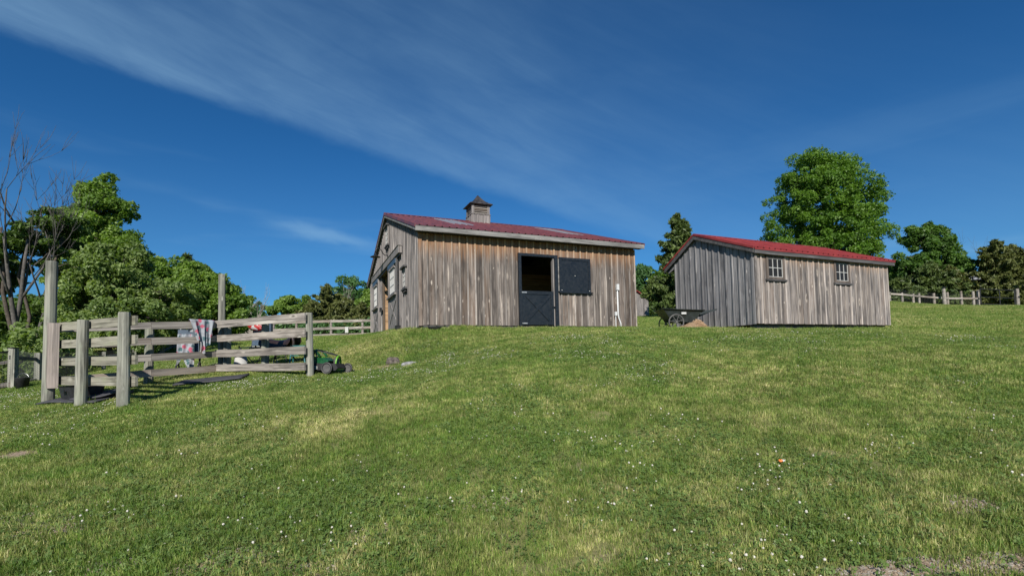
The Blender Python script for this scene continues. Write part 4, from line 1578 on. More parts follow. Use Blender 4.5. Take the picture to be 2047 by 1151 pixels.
def yard_things():
    # camp chair / stand with a red-white cushion
    q = gpt(506, 742, 12.6)
    c = thing('camp_chair', 'folding camp chair with red and white patterned cushion behind the fence', 'chair', tuple(q), -.2)
    for s in (-.26, .26):
        MB().tube([(s, -.25, 0), (s * .9, .22, .50)], .012, 8).build('leg', M['blackmetal'], c)
        MB().tube([(s, .25, 0), (s * .9, -.22, .50)], .012, 8).build('leg', M['blackmetal'], c)
        MB().tube([(s * .9, .20, .3), (s * 1.0, .34, 1.02)], .012, 8).build('back_post', M['blackmetal'], c)
        MB().tube([(s * .9, -.22, .66), (s * 1.0, .30, .68)], .016, 8).build('arm', M['blackmetal'], c)
    for a, b in (((-.26, -.25, .02), (.24, -.22, .47)), ((.26, -.25, .02), (-.24, -.22, .47))):
        MB().tube([a, b], .011, 8).build('brace', M['blackmetal'], c)
    MB().prism([(-.24, .44), (.22, .47), (.22, .49), (-.24, .46)], 0, -.24, .24).build('seat', M['navy'], c)
    MB().prism([(.24, .52), (.33, .98), (.345, .97), (.255, .51)], 0, -.24, .24).build('backrest', M['navy'], c)
    MB().box(-.2, .22, .20, .222, .44, .50).build('seat_edge', M['white'], c)
    V, Fc = [], []
    rg = np.random.default_rng(3)
    m = MB().lathe([(.001, -.1), (.16, -.08), (.21, 0), (.17, .08), (.001, .11)], 16)
    cu = m.build('cushion', M['redwhite'], c, (-.06, .16, 1.0), (.5, .2, 0), smooth=True)
    cu.scale = (1.15, .5, .95)
    MB().box(.1, .28, .3, .38, .88, 1.08).build('head_pad', M['navy'], c)
    # saddle on a metal stand
    q = gpt(560, 745, 12.2)
    s_ = thing('saddle_stand', 'dark leather saddle lying on a thin metal stand behind the fence', 'saddle', tuple(q), -.15)
    for sx in (-.32, .32):
        for sy in (-.2, .2):
            MB().tube([(sx * 1.15, sy * 1.3, 0), (sx * .35, sy * .15, .45)], .012, 8).build('leg', M['blackmetal'], s_)
    MB().tube([(-.42, 0, .46), (.42, 0, .46)], .02, 8).build('stand_rail', M['blackmetal'], s_)
    V, Fc = [], []
    n1, n2 = 24, 13
    for i in range(n1):
        u = i / (n1 - 1)
        x = -.42 + .84 * u
        crest = .62 + .10 * (2 * u - 1) ** 2 + .06 * max(0, u - .75) * 4
        for k in range(n2):
            a = (k / (n2 - 1) - .5)
            y = .25 * math.sin(a * 3.0)
            z = crest - .34 * (abs(a) * 2) ** 2 * (.6 + .5 * math.sin(math.pi * u))
            V.append((x, y, z))
    for i in range(n1 - 1):
        for k in range(n2 - 1):
            a = i * n2 + k
            Fc.append((a, a + 1, a + n2 + 1, a + n2))
    link('saddle_seat', mesh_np('saddle_seat', V, Fc, M['leather'], True), s_)
    MB().tube([(.36 + .1 * math.sin(a), -.16, .52 + .22 * math.cos(a)) for a in np.linspace(-.4, 2.9, 14)], .035, 8).build('cantle_roll', M['leather'], s_, smooth=True)
    MB().tube([(.05, -.22, .45), (.06, -.23, .30), (.03, -.23, .14)], .014, 6).build('stirrup_strap', M['leather'], s_)
    MB().tube([(.03 + .055 * math.sin(a), -.23, .09 + .06 * math.cos(a)) for a in np.linspace(0, 6.283, 13)[:-1]], .008, 6, closed=True).build('stirrup', M['steel'], s_)
    # teal folding step
    q = gpt(597, 748, 12.0)
    st = thing('step_stool', 'small teal metal step stool just left of the mower', 'stool', tuple(q), .2)
    for sx in (-.17, .17):
        MB().bar((sx, -.16, 0), (sx * .8, -.03, .42), .03, .03).build('leg', M['teal'], st)
        MB().bar((sx, .18, 0), (sx * .8, .05, .42), .03, .03).build('leg', M['teal'], st)
    MB().box(-.17, .17, -.1, .12, .421, .445).build('step', M['teal'], st)
    MB().box(-.16, .16, -.15, -.06, .19, .21).build('step', M['teal'], st)
    # riding helmet and white bucket low behind the boards
    q = gpt(481, 745, 12.3)
    h = thing('riding_helmet', 'black and white riding helmet on an upturned white tub behind the bottom board', 'helmet', (q[0], q[1], q[2] + .30))
    MB().lathe([(.13, 0), (.135, .03), (.125, .09), (.08, .14), (.001, .155)], 16).build('helmet_shell', M['rubber'], h, smooth=True)
    MB().lathe([(.001, .156), (.05, .15), (.06, .14), (.001, .13)], 12).build('helmet_button', M['white'], h)
    MB().prism([(-.10, -.2), (.10, -.2), (.13, -.04), (-.13, -.04)], 2, 0, .015).build('helmet_peak', M['white'], h)
    b = thing('upturned_tub', 'white plastic tub standing upside down under the riding helmet', 'tub', tuple(q))
    MB().lathe([(.17, 0), (.18, .01), (.18, .03), (.165, .03), (.13, .295), (.001, .298)], 18).build('tub_body', M['white'], b, smooth=True)
    MB().tube([(.17 * math.cos(a), .17 * math.sin(a), .025) for a in np.linspace(0, 6.283, 21)[:-1]], .008, 6, closed=True).build('tub_rim', M['white'], b)


yard_things()


def mower():
    q = gpt(652, 750, 10.85)
    t = thing('lawn_mower', 'green and black push mower parked behind the fence end post', 'mower', tuple(q), -.12)
    t.scale = (.92, .92, .95)
    m = MB()
    m.prism([(-.36, .10), (.34, .08), (.40, .13), (.34, .23), (-.30, .26), (-.38, .20)], 1, -.22, .22)
    dk = m.build('deck', M['rubber'], t)
    MB().box(-.27, -.10, -.231, -.222, .115, .185).build('label_plate', M['white'], dk)
    m = MB().prism([(-.34, .255), (.10, .235), (.16, .30), (.02, .37), (-.30, .385)], 1, -.19, .19)
    cv = m.build('motor_cover', M['dkgreen'], t)
    MB().prism([(-.28, .386), (-.02, .373), (-.05, .40), (-.24, .41)], 1, -.12, .12).build('cover_stripe', M['green'], cv)
    # bright hoop guard at the nose
    MB().tube([(.30 + .02 * math.sin(a), .13 * math.cos(a), .10 + .30 * max(0, math.sin(a)) ** .6) for a in np.linspace(0, math.pi, 15)], .022, 8).build('nose_hoop', M['green'], t, smooth=True)
    MB().box(.22, .38, -.16, .16, .085, .125).build('nose_bar', M['green'], t)
    MB().lathe([(.06, 0), (.07, .04), (.07, .14), (.04, .18), (.001, .185)], 14).build('engine', M['cartmetal'], t, (.26, 0, .19))
    # wheels
    for x, y, r_ in ((-.26, -.27, .125), (-.26, .27, .125), (.16, -.27, .135), (.44, .22, .12), (.36, -.26, .05)):
        if r_ < .1:
            continue
        w = MB().tube([((r_ - .025) * math.cos(a), 0, (r_ - .025) * math.sin(a)) for a in np.linspace(0, 6.283, 25)[:-1]], .026, 8, closed=True).build('wheel', M['rubber'], t, (x, y, r_), smooth=True)
        MB().lathe([(.001, -.012), (r_ - .04, -.016), (r_ - .035, .016), (.001, .012)], 18).build('rim', M['cartmetal'], w, rot=(R(90), 0, 0))
        MB().tube([((r_ - .012) * math.cos(a), -.022, (r_ - .012) * math.sin(a)) for a in np.linspace(0, 6.283, 25)[:-1]], .007, 6, closed=True).build('tyre_wall', M['cartmetal'], w)
    # folded handle: green bow at the back, dark bar forward
    MB().tube([(-.40, -.17, .30), (-.42, -.17, .46), (-.34, -.17, .56), (-.18, -.17, .53), (-.06, -.17, .40)], .028, 8).build('handle_bow', M['dkgreen'], t, smooth=True)
    MB().tube([(-.40, .17, .30), (-.42, .17, .46), (-.34, .17, .56), (-.18, .17, .53), (-.06, .17, .40)], .028, 8).build('handle_bow', M['dkgreen'], t, smooth=True)
    MB().tube([(-.2, -.16, .55), (.10, -.10, .47), (.30, -.04, .41)], .012, 6).build('handle_bar', M['blackmetal'], t)
    MB().tube([(-.2, .16, .55), (.10, .10, .47), (.30, .04, .41)], .012, 6).build('handle_bar', M['blackmetal'], t)
    MB().tube([(-.12, -.19, .38), (-.16, -.2, .50)], .012, 6).build('lever', M['blackmetal'], t)


mower()


def ground_litter():
    def slab(name, label, cat, px, py, Y, w, d, th, mat, rz=0, tilt=0., lift=0.01, curl=0., part='sheet'):
        q = gpt(px, py, Y)
        t = thing(name, label, cat, (q[0], q[1], q[2] + lift), rz)
        V, Fc = [], []
        nx, ny = 14, 10
        c, s = math.cos(rz), math.sin(rz)
        for l in (0, 1):
            for j in range(ny):
                for i in range(nx):
                    x, y = (i / (nx - 1) - .5) * w, (j / (ny - 1) - .5) * d
                    gx, gy = q[0] + c * x - s * y, q[1] + s * x + c * y
                    zz = g1(gx, gy) - q[2] + tilt * y + curl * max(0, x / w * 2) ** 2 + .006 * math.sin(x * 7 + y * 5)
                    V.append((x, y, zz + th * l))
        K = nx * ny
        for j in range(ny - 1):
            for i in range(nx - 1):
                a = j * nx + i
                Fc.append((a + K, a + 1 + K, a + nx + 1 + K, a + nx + K))
                Fc.append((a + nx, a + nx + 1, a + 1, a))
        for i in range(nx - 1):
            Fc.append((i, i + 1, i + 1 + K, i + K))
            a = (ny - 1) * nx + i
            Fc.append((a + 1, a, a + K, a + 1 + K))
        for j in range(ny - 1):
            a = j * nx
            Fc.append((a + nx, a, a + K, a + nx + K))
            a = j * nx + nx - 1
            Fc.append((a, a + nx, a + nx + K, a + K))
        link(part, mesh_np(part, V, Fc, mat, False), t)
        return t
    slab('rubber_mat', 'worn black rubber stall mat lying in the grass before the hanging cloth', 'mat', 425, 764, 10.35, 1.25, .62, .03, M['rubber_grey'], .25, lift=.05)
    slab('rubber_mat', 'black rubber mat flat on the grass inside the near fence arm', 'mat', 170, 796, 9.25, 1.5, .7, .03, M['rubber_grey'], -.3, lift=.05)
    slab('rubber_mat', 'black rubber mat with raised corner beside the front round post', 'mat', 208, 786, 9.1, .8, .5, .03, M['rubber_grey'], .2, lift=.11, curl=.05)
    # big black stock tub lying behind the boards
    q = gpt(163, 792, 9.25)
    t = thing('stock_tub', 'large black rubber stock tub under the boards of the near fence arm', 'tub', (q[0], q[1], q[2]), -.5)
    m = MB()
    for (a, b, z) in ((.42, .20, 0), (.48, .25, .27), (.50, .27, .285), (.46, .235, .28), (.40, .18, .03)):
        n = 28
        k0 = len(m.v)
        for k in range(n):
            an = 2 * math.pi * k / n
            ex = lambda v: math.copysign(abs(v) ** .6, v)
            m.v.append((a * ex(math.cos(an)), b * ex(math.sin(an)), z))
        if k0:
            for k in range(n):
                m.f.append((k0 - n + k, k0 - n + (k + 1) % n, k0 + (k + 1) % n, k0 + k))
    m.f.append(tuple(reversed(range(28))))
    m.f.append(tuple(range(4 * 28, 5 * 28)))
    m.build('tub_body', M['rubber'], t, smooth=False)
    MB().box(-.06, .06, -.285, -.272, .17, .22).build('tub_grip', M['blackmetal'], t)
    # feed pan by the barn corner
    q = gpt(869, 653, 13.75)
    t = thing('feed_pan', 'shallow black rubber feed pan by the barn near corner', 'pan', tuple(q), .35)
    t.scale = (.58, .58, .62)
    m = MB().lathe([(.24, 0), (.28, .02), (.33, .13), (.345, .145), (.315, .14), (.26, .04), (.001, .03)], 22)
    o = m.build('pan_body', M['rubber'], t, smooth=True)
    o.scale = (1, .75, 1)
    MB().tube([(.33 * math.cos(a), .25 * math.sin(a), .14) for a in np.linspace(0, 6.283, 25)[:-1]], .012, 6, closed=True).build('pan_rim', M['rubber_grey'], t, smooth=True)

    # stump, stones
    def lump(name, label, cat, px, py, Y, sx, sy, sz, mat, rz, seed, sink=.03, hollow=False, part='block'):
        q = gpt(px, py, Y)
        t = thing(name, label, cat, (q[0], q[1], q[2] - sink), rz)
        rn = np.random.default_rng(seed)
        V, Fc = [], []
        nu, nv = 22, 11
        o = rn.uniform(0, 6, 6)
        for j in range(nv):
            ph = -math.pi / 2 + math.pi * j / (nv - 1)
            for i in range(nu):
                a = 2 * math.pi * i / nu
                k = 1 + .12 * math.sin(3 * a + o[0]) * math.cos(ph) + .1 * math.sin(2 * a + 3 * ph + o[1]) + .05 * math.sin(7 * a + o[2]) + rn.uniform(-.03, .03)
                e = lambda v, p=.65: math.copysign(abs(v) ** p, v)
                z = e(math.sin(ph), .7) * sz * k
                if hollow and ph > .3:
                    z -= sz * .55 * max(0, 1 - abs(a - 4.4) / 1.1)
                V.append((sx * e(math.cos(ph)) * e(math.cos(a), .85) * k, sy * e(math.cos(ph)) * e(math.sin(a), .85) * k, z))
        for j in range(nv - 1):
            for i in range(nu):
                Fc.append((j * nu + i, j * nu + (i + 1) % nu, (j + 1) * nu + (i + 1) % nu, (j + 1) * nu + i))
        link(part, mesh_np(part, V, Fc, mat, False), t)
        return t
    lump('tree_stump', 'dark rotten hollow stump low in the grass on the bank', 'stump', 787, 724, 11.6, .17, .15, .15, M['stump'], .4, 21, .03, True, 'stump_wood')
    lump('grey_stone', 'flat grey stone slab lying right of the rotten stump', 'stone', 823, 731, 11.3, .24, .10, .075, M['stone'], .35, 22)
    lump('grey_stone', 'low grey stone half sunk in front of the rotten stump', 'stone', 797, 741, 10.9, .16, .09, .05, M['stone'], .1, 23)
    lump('grey_stone', 'small brownish stone at the right end of the flat slab', 'stone', 846, 732, 11.2, .10, .06, .04, M['stump'], -.1, 24)
    # orange and white scrap
    q = on_ground(1564, 932)
    t = thing('orange_scrap', 'small orange and white scrap lying in the front lawn', 'litter', (q[0], q[1], q[2] + .035), .4)
    t.scale = (.62, .62, .62)
    V, Fc = [], []
    for j in range(7):
        for i in range(12):
            a, f = 2 * math.pi * i / 12, j / 6
            r_ = .032 * math.sin(math.pi * (.12 + .6 * f))
            V.append((-.03 + r_ * math.cos(a) * .9, r_ * math.sin(a), .03 - .035 * f + .006 * math.sin(3 * a)))
    for j in range(6):
        for i in range(12):
            Fc.append((j * 12 + i, j * 12 + (i + 1) % 12, j * 12 + 12 + (i + 1) % 12, j * 12 + 12 + i))
    link('orange_part', mesh_np('orange_part', V, Fc, M['orange'], True), t)
    V, Fc = [], []
    for j in range(6):
        for i in range(8):
            u, f = i / 7 - .5, j / 5
            V.append((-.01 + .075 * f, .045 * u * (1 - .5 * f), .012 + .016 * math.sin(f * 3 + u * 3) - .012 * f))
    for j in range(5):
        for i in range(7):
            a = j * 8 + i
            Fc.append((a, a + 1, a + 9, a + 8))
    link('white_part', mesh_np('white_part', V, Fc, M['white'], True), t)


ground_litter()


# ------------------------------------------------------------------ trees
def leaf_cloud(centers, radii, n_per, size, rg, squash=.75, droop=.0, aspect=1.9, flat=.5, inner=.45):
    """leaf faces scattered over many small clumps; returns verts, quads, per-vertex random"""
    reps = np.maximum(1, (n_per * (radii / radii.mean()) ** 2)).astype(int)
    c = np.repeat(centers, reps, 0)
    rr = np.repeat(radii, reps)
    n = len(c)
    d = rg.normal(size=(n, 3))
    d[:, 2] += .25
    d /= np.linalg.norm(d, axis=1, keepdims=True)
    rad = rr * (inner + (1 - inner) * rg.uniform(0, 1, n) ** .6) * (1 + .25 * (rg.uniform(0, 1, n) < .12))
    p = c + d * rad[:, None] * [1, 1, squash]
    p[:, 2] -= droop * rad
    # leaf normals: outward/up with scatter
    nr = d * .7 + rg.normal(size=(n, 3)) * .75 + [0, 0, flat]
    nr /= np.linalg.norm(nr, axis=1, keepdims=True)
    t = np.cross(nr, rg.normal(size=(n, 3)))
    t /= np.linalg.norm(t, axis=1, keepdims=True)
    b = np.cross(nr, t)
    s = size * rg.uniform(.6, 1.35, n)[:, None]
    V = np.empty((n, 4, 3))
    V[:, 0] = p - t * s * .5 * aspect
    V[:, 1] = p + b * s * .5 + nr * s * .12
    V[:, 2] = p + t * s * .5 * aspect - nr * s * .15
    V[:, 3] = p - b * s * .5 + nr * s * .12
    Fc = np.arange(n * 4).reshape(n, 4)
    # tone: clump tone + leaf tone
    ct = np.repeat(rg.uniform(0, 1, len(centers)), reps)
    rnd = np.clip(.55 * ct + .45 * rg.uniform(0, 1, n), 0, 1)
    return V.reshape(-1, 3), Fc, np.repeat(rnd, 4)


def limb(m, p, q, r0_, r1_, rg, n=7, seg=5, wob=.06):
    p, q = np.array(p, float), np.array(q, float)
    ln = np.linalg.norm(q - p)
    pts, rad = [], []
    for i in range(seg + 1):
        f = i / seg
        w = rg.normal(size=3) * wob * ln * math.sin(math.pi * f)
        pts.append(tuple(p + (q - p) * f + w))
        rad.append(r0_ + (r1_ - r0_) * f)
    m.tube(pts, rad, n)
    return pts


def tree(label, base, height, lobes, leaf, bark, seed, n_sub=110, sub_r=.11, n_leaf=160, size=.16, trunk_r=.2, cat='tree', name='leafy_tree',
         trunk_to=.55, limbs=16, squash=.75, aspect=1.9, stems=1, jitter=.18, spread=.0, flat=.5):
    """lobes: list of (dx, dy, dz, rx, ry, rz) in units of the tree height, from the base"""
    rg = np.random.default_rng(seed)
    base = np.array([base[0], base[1], g1(base[0], base[1])])
    t = thing(name, label, cat, tuple(base))
    lob = np.array(lobes, float) * height
    vol = np.prod(lob[:, 3:], 1) ** .67
    pick = rg.choice(len(lob), n_sub, p=vol / vol.sum())
    d = rg.normal(size=(n_sub, 3))
    d /= np.linalg.norm(d, axis=1, keepdims=True)
    rad = rg.uniform(.30, 1., n_sub) ** .5
    cen = lob[pick, :3] + d * rad[:, None] * lob[pick, 3:] * .92
    cen += rg.normal(size=cen.shape) * jitter * sub_r * height
    sr = sub_r * height * rg.uniform(.55, 1.35, n_sub)
    V, Fc, rnd = leaf_cloud(cen, sr, n_leaf, size, rg, squash=squash, aspect=aspect, flat=flat)
    m = MB()
    if stems == 1:
        top = np.array([lob[0, 0] * .5, lob[0, 1] * .5, height * trunk_to])
        pts = limb(m, (0, 0, -.3), top, trunk_r * 1.15, trunk_r * .5, rg, 10, 6, .015)
        starts = [np.array(pts[k]) for k in range(2, 7)]
    else:
        starts = []
        for k in range(stems):
            a = 6.283 * k / stems + seed
            o_ = k - (stems - 1) / 2
            top = np.array([o_ * (.07 + spread) * height, math.sin(a) * .06 * height, height * trunk_to * rg.uniform(.85, 1.1)])
            pts = limb(m, (o_ * .45, math.sin(a) * trunk_r, -.3), top, trunk_r * rg.uniform(.7, 1.), trunk_r * .4, rg, 9, 6, .03)
            starts += [np.array(pts[j]) for j in range(3, 7)]
    order = np.argsort(-np.linalg.norm(cen - cen.mean(0), axis=1))
    for k in order[:limbs]:
        s = starts[rg.integers(len(starts))]
        c = cen[k]
        ss = min(starts, key=lambda q: np.linalg.norm(q - c) + max(0, q[2] - c[2]) * 1.5)
        limb(m, ss, c, trunk_r * .32, trunk_r * .05, rg, 6, 5, .05)
    m.build('trunk', bark, t, smooth=True)
    link('crown', mesh_np('crown', V, Fc, leaf, False, {'rnd': rnd}), t)
    return t


def conifer(label, base, height, width, leaf, seed, tiers=26, per=9, n_leaf=70, size=.2, cat='tree', lean=0., ragged=.35, top_pow=.8, name='cedar_tree', bark=None, low=.04):
    rg = np.random.default_rng(seed)
    base = np.array([base[0], base[1], g1(base[0], base[1])])
    t = thing(name, label, cat, tuple(base))
    cen, sr = [], []
    m = MB()
    m.tube([(0, 0, -.3), (lean * .3, 0, height * .5), (lean, 0, height * .98)], [height * .022, height * .013, .01], 8)
    for i in range(tiers):
        f = low + (1 - low) * i / (tiers - 1)
        R_ = width / 2 * (1 - f) ** top_pow * min(1, .55 + f * 4) + .12
        k = max(3, int(per * (1 - f * .6)))
        for j in range(k):
            a = rg.uniform(0, 6.283)
            q = R_ * rg.uniform(1 - ragged * 1.4, 1 + ragged * .55)
            tip = np.array([lean * f + q * math.cos(a), q * math.sin(a), height * f + q * rg.uniform(-.05, .35)])
            root = np.array([lean * f, 0, height * f - q * .1])
            if j % 2 == 0:
                limb(m, root, tip, .03, .008, rg, 5, 3, .03)
            for g_ in (.35, .68, 1.):
                cen.append(root + (tip - root) * g_)
                sr.append((.28 + .22 * rg.uniform()) * (.5 + .6 * (1 - f)) * (1.2 - .45 * g_) * width / 4.5)
    V, Fc, rnd = leaf_cloud(np.array(cen), np.array(sr), n_leaf, size, rg, squash=.7, aspect=3.2, flat=.3, inner=.15)
    m.build('trunk', bark or M['bark'], t)
    link('crown', mesh_np('crown', V, Fc, leaf, False, {'rnd': rnd}), t)
    return t


def dead_tree(label, base, height, seed, mat, forks=4, spread=.5, r=.14, levels=4, lean=(0, 0), cat='tree', twig=1., stems=1):
    rg = np.random.default_rng(seed)
    base = np.array([base[0], base[1], g1(base[0], base[1])])
    t = thing('bare_tree', label, cat, tuple(base))
    mt, mb = MB(), MB()

    def grow(p, d, ln, rad, lv):
        d = d / np.linalg.norm(d)
        seg = 4
        pts, rs = [tuple(p)], [rad]
        q = p.copy()
        dd = d.copy()
        for i in range(seg):
            dd = dd + rg.normal(size=3) * .09 + np.array([0, 0, .09])
            dd /= np.linalg.norm(dd)
            q = q + dd * ln / seg
            pts.append(tuple(q))
            rs.append(rad * (1 - .5 * (i + 1) / seg))
        (mt if lv == levels else mb).tube(pts, rs, 8 if lv > 2 else (5 if lv > 1 else 4))
        if lv == 0:
            return
        k = forks if lv > 1 else forks + 1
        for j in range(k):
            f = rg.uniform(.35, 1.)
            i = min(seg, int(f * seg + .5))
            st = np.array(pts[i])
            side = rg.normal(size=3)
            side[2] *= .4
            nd = dd + side * spread
            nd[2] = max(nd[2], .15)
            grow(st, nd, ln * rg.uniform(.5, .78), max(rs[i] * rg.uniform(.52, .74), .009), lv - 1)
    for s in range(stems):
        dv = np.array([lean[0] + (rg.uniform(-.18, .18) if stems > 1 else 0), lean[1], 1.])
        grow(np.array([s * .35 - .17 * (stems - 1), 0, -.2]), dv, height * .48, r, levels)
    mt.build('trunk', mat, t, smooth=True)
    mb.build('branches', mat, t, smooth=True)
    return t


def P(px, Y):
    q = at(px, 668, Y)
    return (q[0], q[1])


def hgt(px, py, Y):
    """height above ground of a photo point taken at distance Y"""
    q = at(px, py, Y)
    return q[2] - g1(q[0], q[1])


def plant_trees():
    # --- big round oak behind the shed
    Y = 52
    h = hgt(1655, 293, Y)
    tree('big round bright green tree rising behind the shed roof', P(1660, Y), h,
         [(0, 0, .60, .31, .32, .30), (-.17, 0, .40, .20, .22, .18), (.19, 0, .42, .23, .22, .20), (-.04, 0, .82, .19, .2, .17), (.28, 0, .50, .11, .14, .13), (-.25, .05, .48, .11, .15, .14), (.15, 0, .77, .15, .17, .14), (.05, -.1, .30, .26, .2, .12), (.09, 0, .85, .15, .15, .11), (-.19, 0, .66, .15, .2, .17), (-.10, -.1, .76, .14, .14, .14), (.24, 0, .64, .12, .2, .14), (0, -.1, .70, .16, .14, .18), (0, -.1, .5, .2, .14, .18)],
         M['leaf_oak'], M['bark'], 31, n_sub=560, sub_r=.042, n_leaf=150, size=.135, trunk_r=.3, limbs=50, trunk_to=.7, name='oak_tree')
    # --- left group
    Y = 30
    tree('tall leafy tree with pointed top, highest of the green trees at left', P(190, Y), hgt(200, 345, Y),
         [(.0, 0, .58, .17, .2, .16), (.03, 0, .78, .12, .14, .11), (.03, 0, .92, .05, .07, .07), (.15, 0, .79, .085, .1, .06), (-.05, 0, .84, .06, .08, .07), (-.11, 0, .66, .13, .15, .13), (.17, 0, .56, .12, .16, .09), (.0, 0, .38, .22, .22, .18)],
         M['leaf_maple'], M['bark'], 41, n_sub=270, sub_r=.040, n_leaf=170, size=.105, trunk_r=.2, limbs=36, trunk_to=.75, name='maple_tree')
    Y = 25
    tree('feathery dark green tree with several trunks at the left edge', P(62, Y), hgt(60, 385, Y),
         [(.05, 0, .70, .20, .2, .10), (-.16, 0, .62, .20, .2, .10), (.18, 0, .78, .12, .14, .09), (-.30, 0, .45, .16, .2, .10), (.20, .1, .55, .16, .2, .10), (.02, .1, .86, .10, .12, .08)],
         M['leaf_dark'], M['bark'], 42, n_sub=140, sub_r=.05, n_leaf=150, size=.095, trunk_r=.13, limbs=40, trunk_to=.74, stems=4, spread=.03, aspect=2.6, name='locust_tree', squash=.45)
    Y = 23
    tree('broad pale bushy tree behind the near fence posts', P(222, Y), hgt(225, 475, Y),
         [(.0, 0, .46, .42, .34, .30), (.0, 0, .74, .28, .28, .22), (.34, .1, .42, .28, .28, .26), (-.30, 0, .34, .22, .25, .24), (.05, -.1, .22, .44, .25, .16)],
         M['leaf_pale'], M['bark'], 43, n_sub=300, sub_r=.066, n_leaf=190, size=.088, trunk_r=.12, limbs=40, trunk_to=.6, name='bushy_tree')
    Y = 29
    tree('rounded green tree sloping down behind the second tall post', P(345, Y), hgt(335, 492, Y),
         [(-.12, 0, .62, .34, .3, .28), (.22, 0, .50, .34, .3, .30), (.0, 0, .30, .60, .35, .24), (.46, .1, .36, .30, .25, .26)],
         M['leaf_maple'], M['bark'], 44, n_sub=260, sub_r=.068, n_leaf=180, size=.105, trunk_r=.12, limbs=30, trunk_to=.6, name='bushy_tree')
    Y = 31
    tree('low grey-green tree just left of the second tall post', P(412, Y), hgt(405, 515, Y),
         [(-.10, 0, .62, .26, .3, .34), (.16, 0, .42, .26, .3, .32), (.0, 0, .24, .44, .3, .22)],
         M['leaf_pale'], M['bark'], 45, n_sub=170, sub_r=.075, n_leaf=160, size=.11, trunk_r=.1, limbs=24, name='bushy_tree')
    Y = 36
    conifer('narrow dark spruce tip poking above the left trees', P(372, Y), hgt(371, 514, Y), 1.7, M['cedar'], 46, tiers=22, per=8, n_leaf=40, size=.2, name='spruce_tree')
    Y = 34
    tree('dark mass of leaves low behind the multi-trunk tree', P(10, Y), hgt(10, 590, Y),
         [(0, 0, .5, .9, .5, .42), (.7, 0, .5, .8, .5, .40), (-.9, 0, .5, .8, .5, .5), (1.4, 0, .45, .7, .5, .42)],
         M['leaf_dark'], M['bark'], 47, n_sub=200, sub_r=.16, n_leaf=110, size=.2, trunk_r=.12, limbs=20, name='thicket_tree')
    Y = 19
    tree('small grey-green shrub behind the wire pen', P(72, Y), hgt(75, 640, Y),
         [(0, 0, .5, .55, .5, .42), (.5, 0, .36, .45, .4, .32), (-.35, 0, .3, .4, .4, .26)],
         M['leaf_pale'], M['bark'], 48, n_sub=60, sub_r=.16, n_leaf=120, size=.09, trunk_r=.04, limbs=14, name='shrub', cat='shrub')
    Y = 30
    tree('dense dark bush filling the gap under the leafy left trees', P(140, Y), hgt(140, 560, Y),
         [(0, 0, .45, .5, .4, .42), (.6, 0, .42, .5, .4, .36), (-.5, 0, .42, .5, .4, .36), (1.2, 0, .40, .5, .4, .36), (1.8, .1, .38, .5, .4, .34)],
         M['leaf_dark'], M['bark'], 49, n_sub=210, sub_r=.13, n_leaf=110, size=.17, trunk_r=.1, limbs=18, name='thicket_tree')
    dead_tree('tall bare grey tree with fine twigs at the far left', P(30, 24), hgt(45, 258, 24) * 1.1, 52, M['bark_grey'], forks=3, spread=.22, r=.12, levels=4, lean=(.05, 0), stems=2)
    dead_tree('bare tree with limbs reaching right above the feathery tree', P(66, 24.5), hgt(100, 325, 24.5), 57, M['bark_grey'], forks=3, spread=.32, r=.10, levels=4, lean=(.16, 0))
    # --- hollow in the middle distance
    spec = [(470, 590, 46, 'leaf_dark', 'dark green tree right behind the second tall post', 61), (500, 598, 55, 'leaf_blue', 'small pale green tree between the bare trunks', 62),
            (572, 585, 54, 'leaf_maple', 'rounded green tree left of centre beyond the paddock fence', 63), (618, 590, 58, 'leaf_maple', 'low green tree between the rounded tree and the brownish cedar', 64),
            (700, 549, 56, 'leaf_blue', 'tallest tree of the hollow, close left of the barn', 65), (738, 575, 52, 'leaf_maple', 'green tree partly hidden by the barn gable', 66),
            (772, 560, 58, 'leaf_dark', 'dark tree behind the barn left end', 67)]
    for px, py, Y, mt, lab, sd in spec:
        tree(lab, P(px, Y), hgt(px, py, Y), [(0, 0, .55, .32, .32, .32), (.16, 0, .74, .18, .2, .18), (-.16, 0, .64, .2, .2, .2), (0, 0, .3, .42, .36, .25), (-.02, 0, .85, .12, .14, .13)],
             M[mt], M['bark'], sd, n_sub=100, sub_r=.08, n_leaf=125, size=.16, trunk_r=.12, limbs=14)
    for px, py, Y, lab, sd, w in ((655, 572, 52, 'olive cedar in the hollow, left of the tallest tree there', 71, 5.2), (725, 608, 48, 'low olive cedar beside the barn far corner', 72, 3.6), (690, 600, 50, 'squat brownish cedar before the tallest hollow tree', 73, 4.4),
                                  (615, 612, 50, 'low olive cedar at the foot of the rounded green tree', 74, 4.)):
        conifer(lab, P(px, Y), hgt(px, py, Y), w, M['cedar_olive'], sd, tiers=16, per=10, n_leaf=60, size=.16, top_pow=.55)
    for px, py, Y, lab, sd in ((476, 562, 48, 'thin bare tree right of the second tall post', 81), (506, 556, 49, 'pair of bare stems, second of the thin bare trees', 82), (700, 560, 53, 'pale dead stem standing in the hollow trees', 83)):
        dead_tree(lab, P(px, Y), hgt(px, py, Y), sd, M['bark_pale'], forks=3, spread=.28, r=.10, levels=3, stems=2 if sd == 82 else 1)
    Y = 47
    tree('dark hedge of scrub along the back of the riding arena', P(600, Y), hgt(600, 640, Y), [(x, 0, .42, .9, .5, .5) for x in np.arange(-5., 6., 1.1)],
         M['leaf_blue'], M['bark'], 69, n_sub=230, sub_r=.26, n_leaf=60, size=.22, trunk_r=.06, limbs=10, name='hedge', cat='hedge')
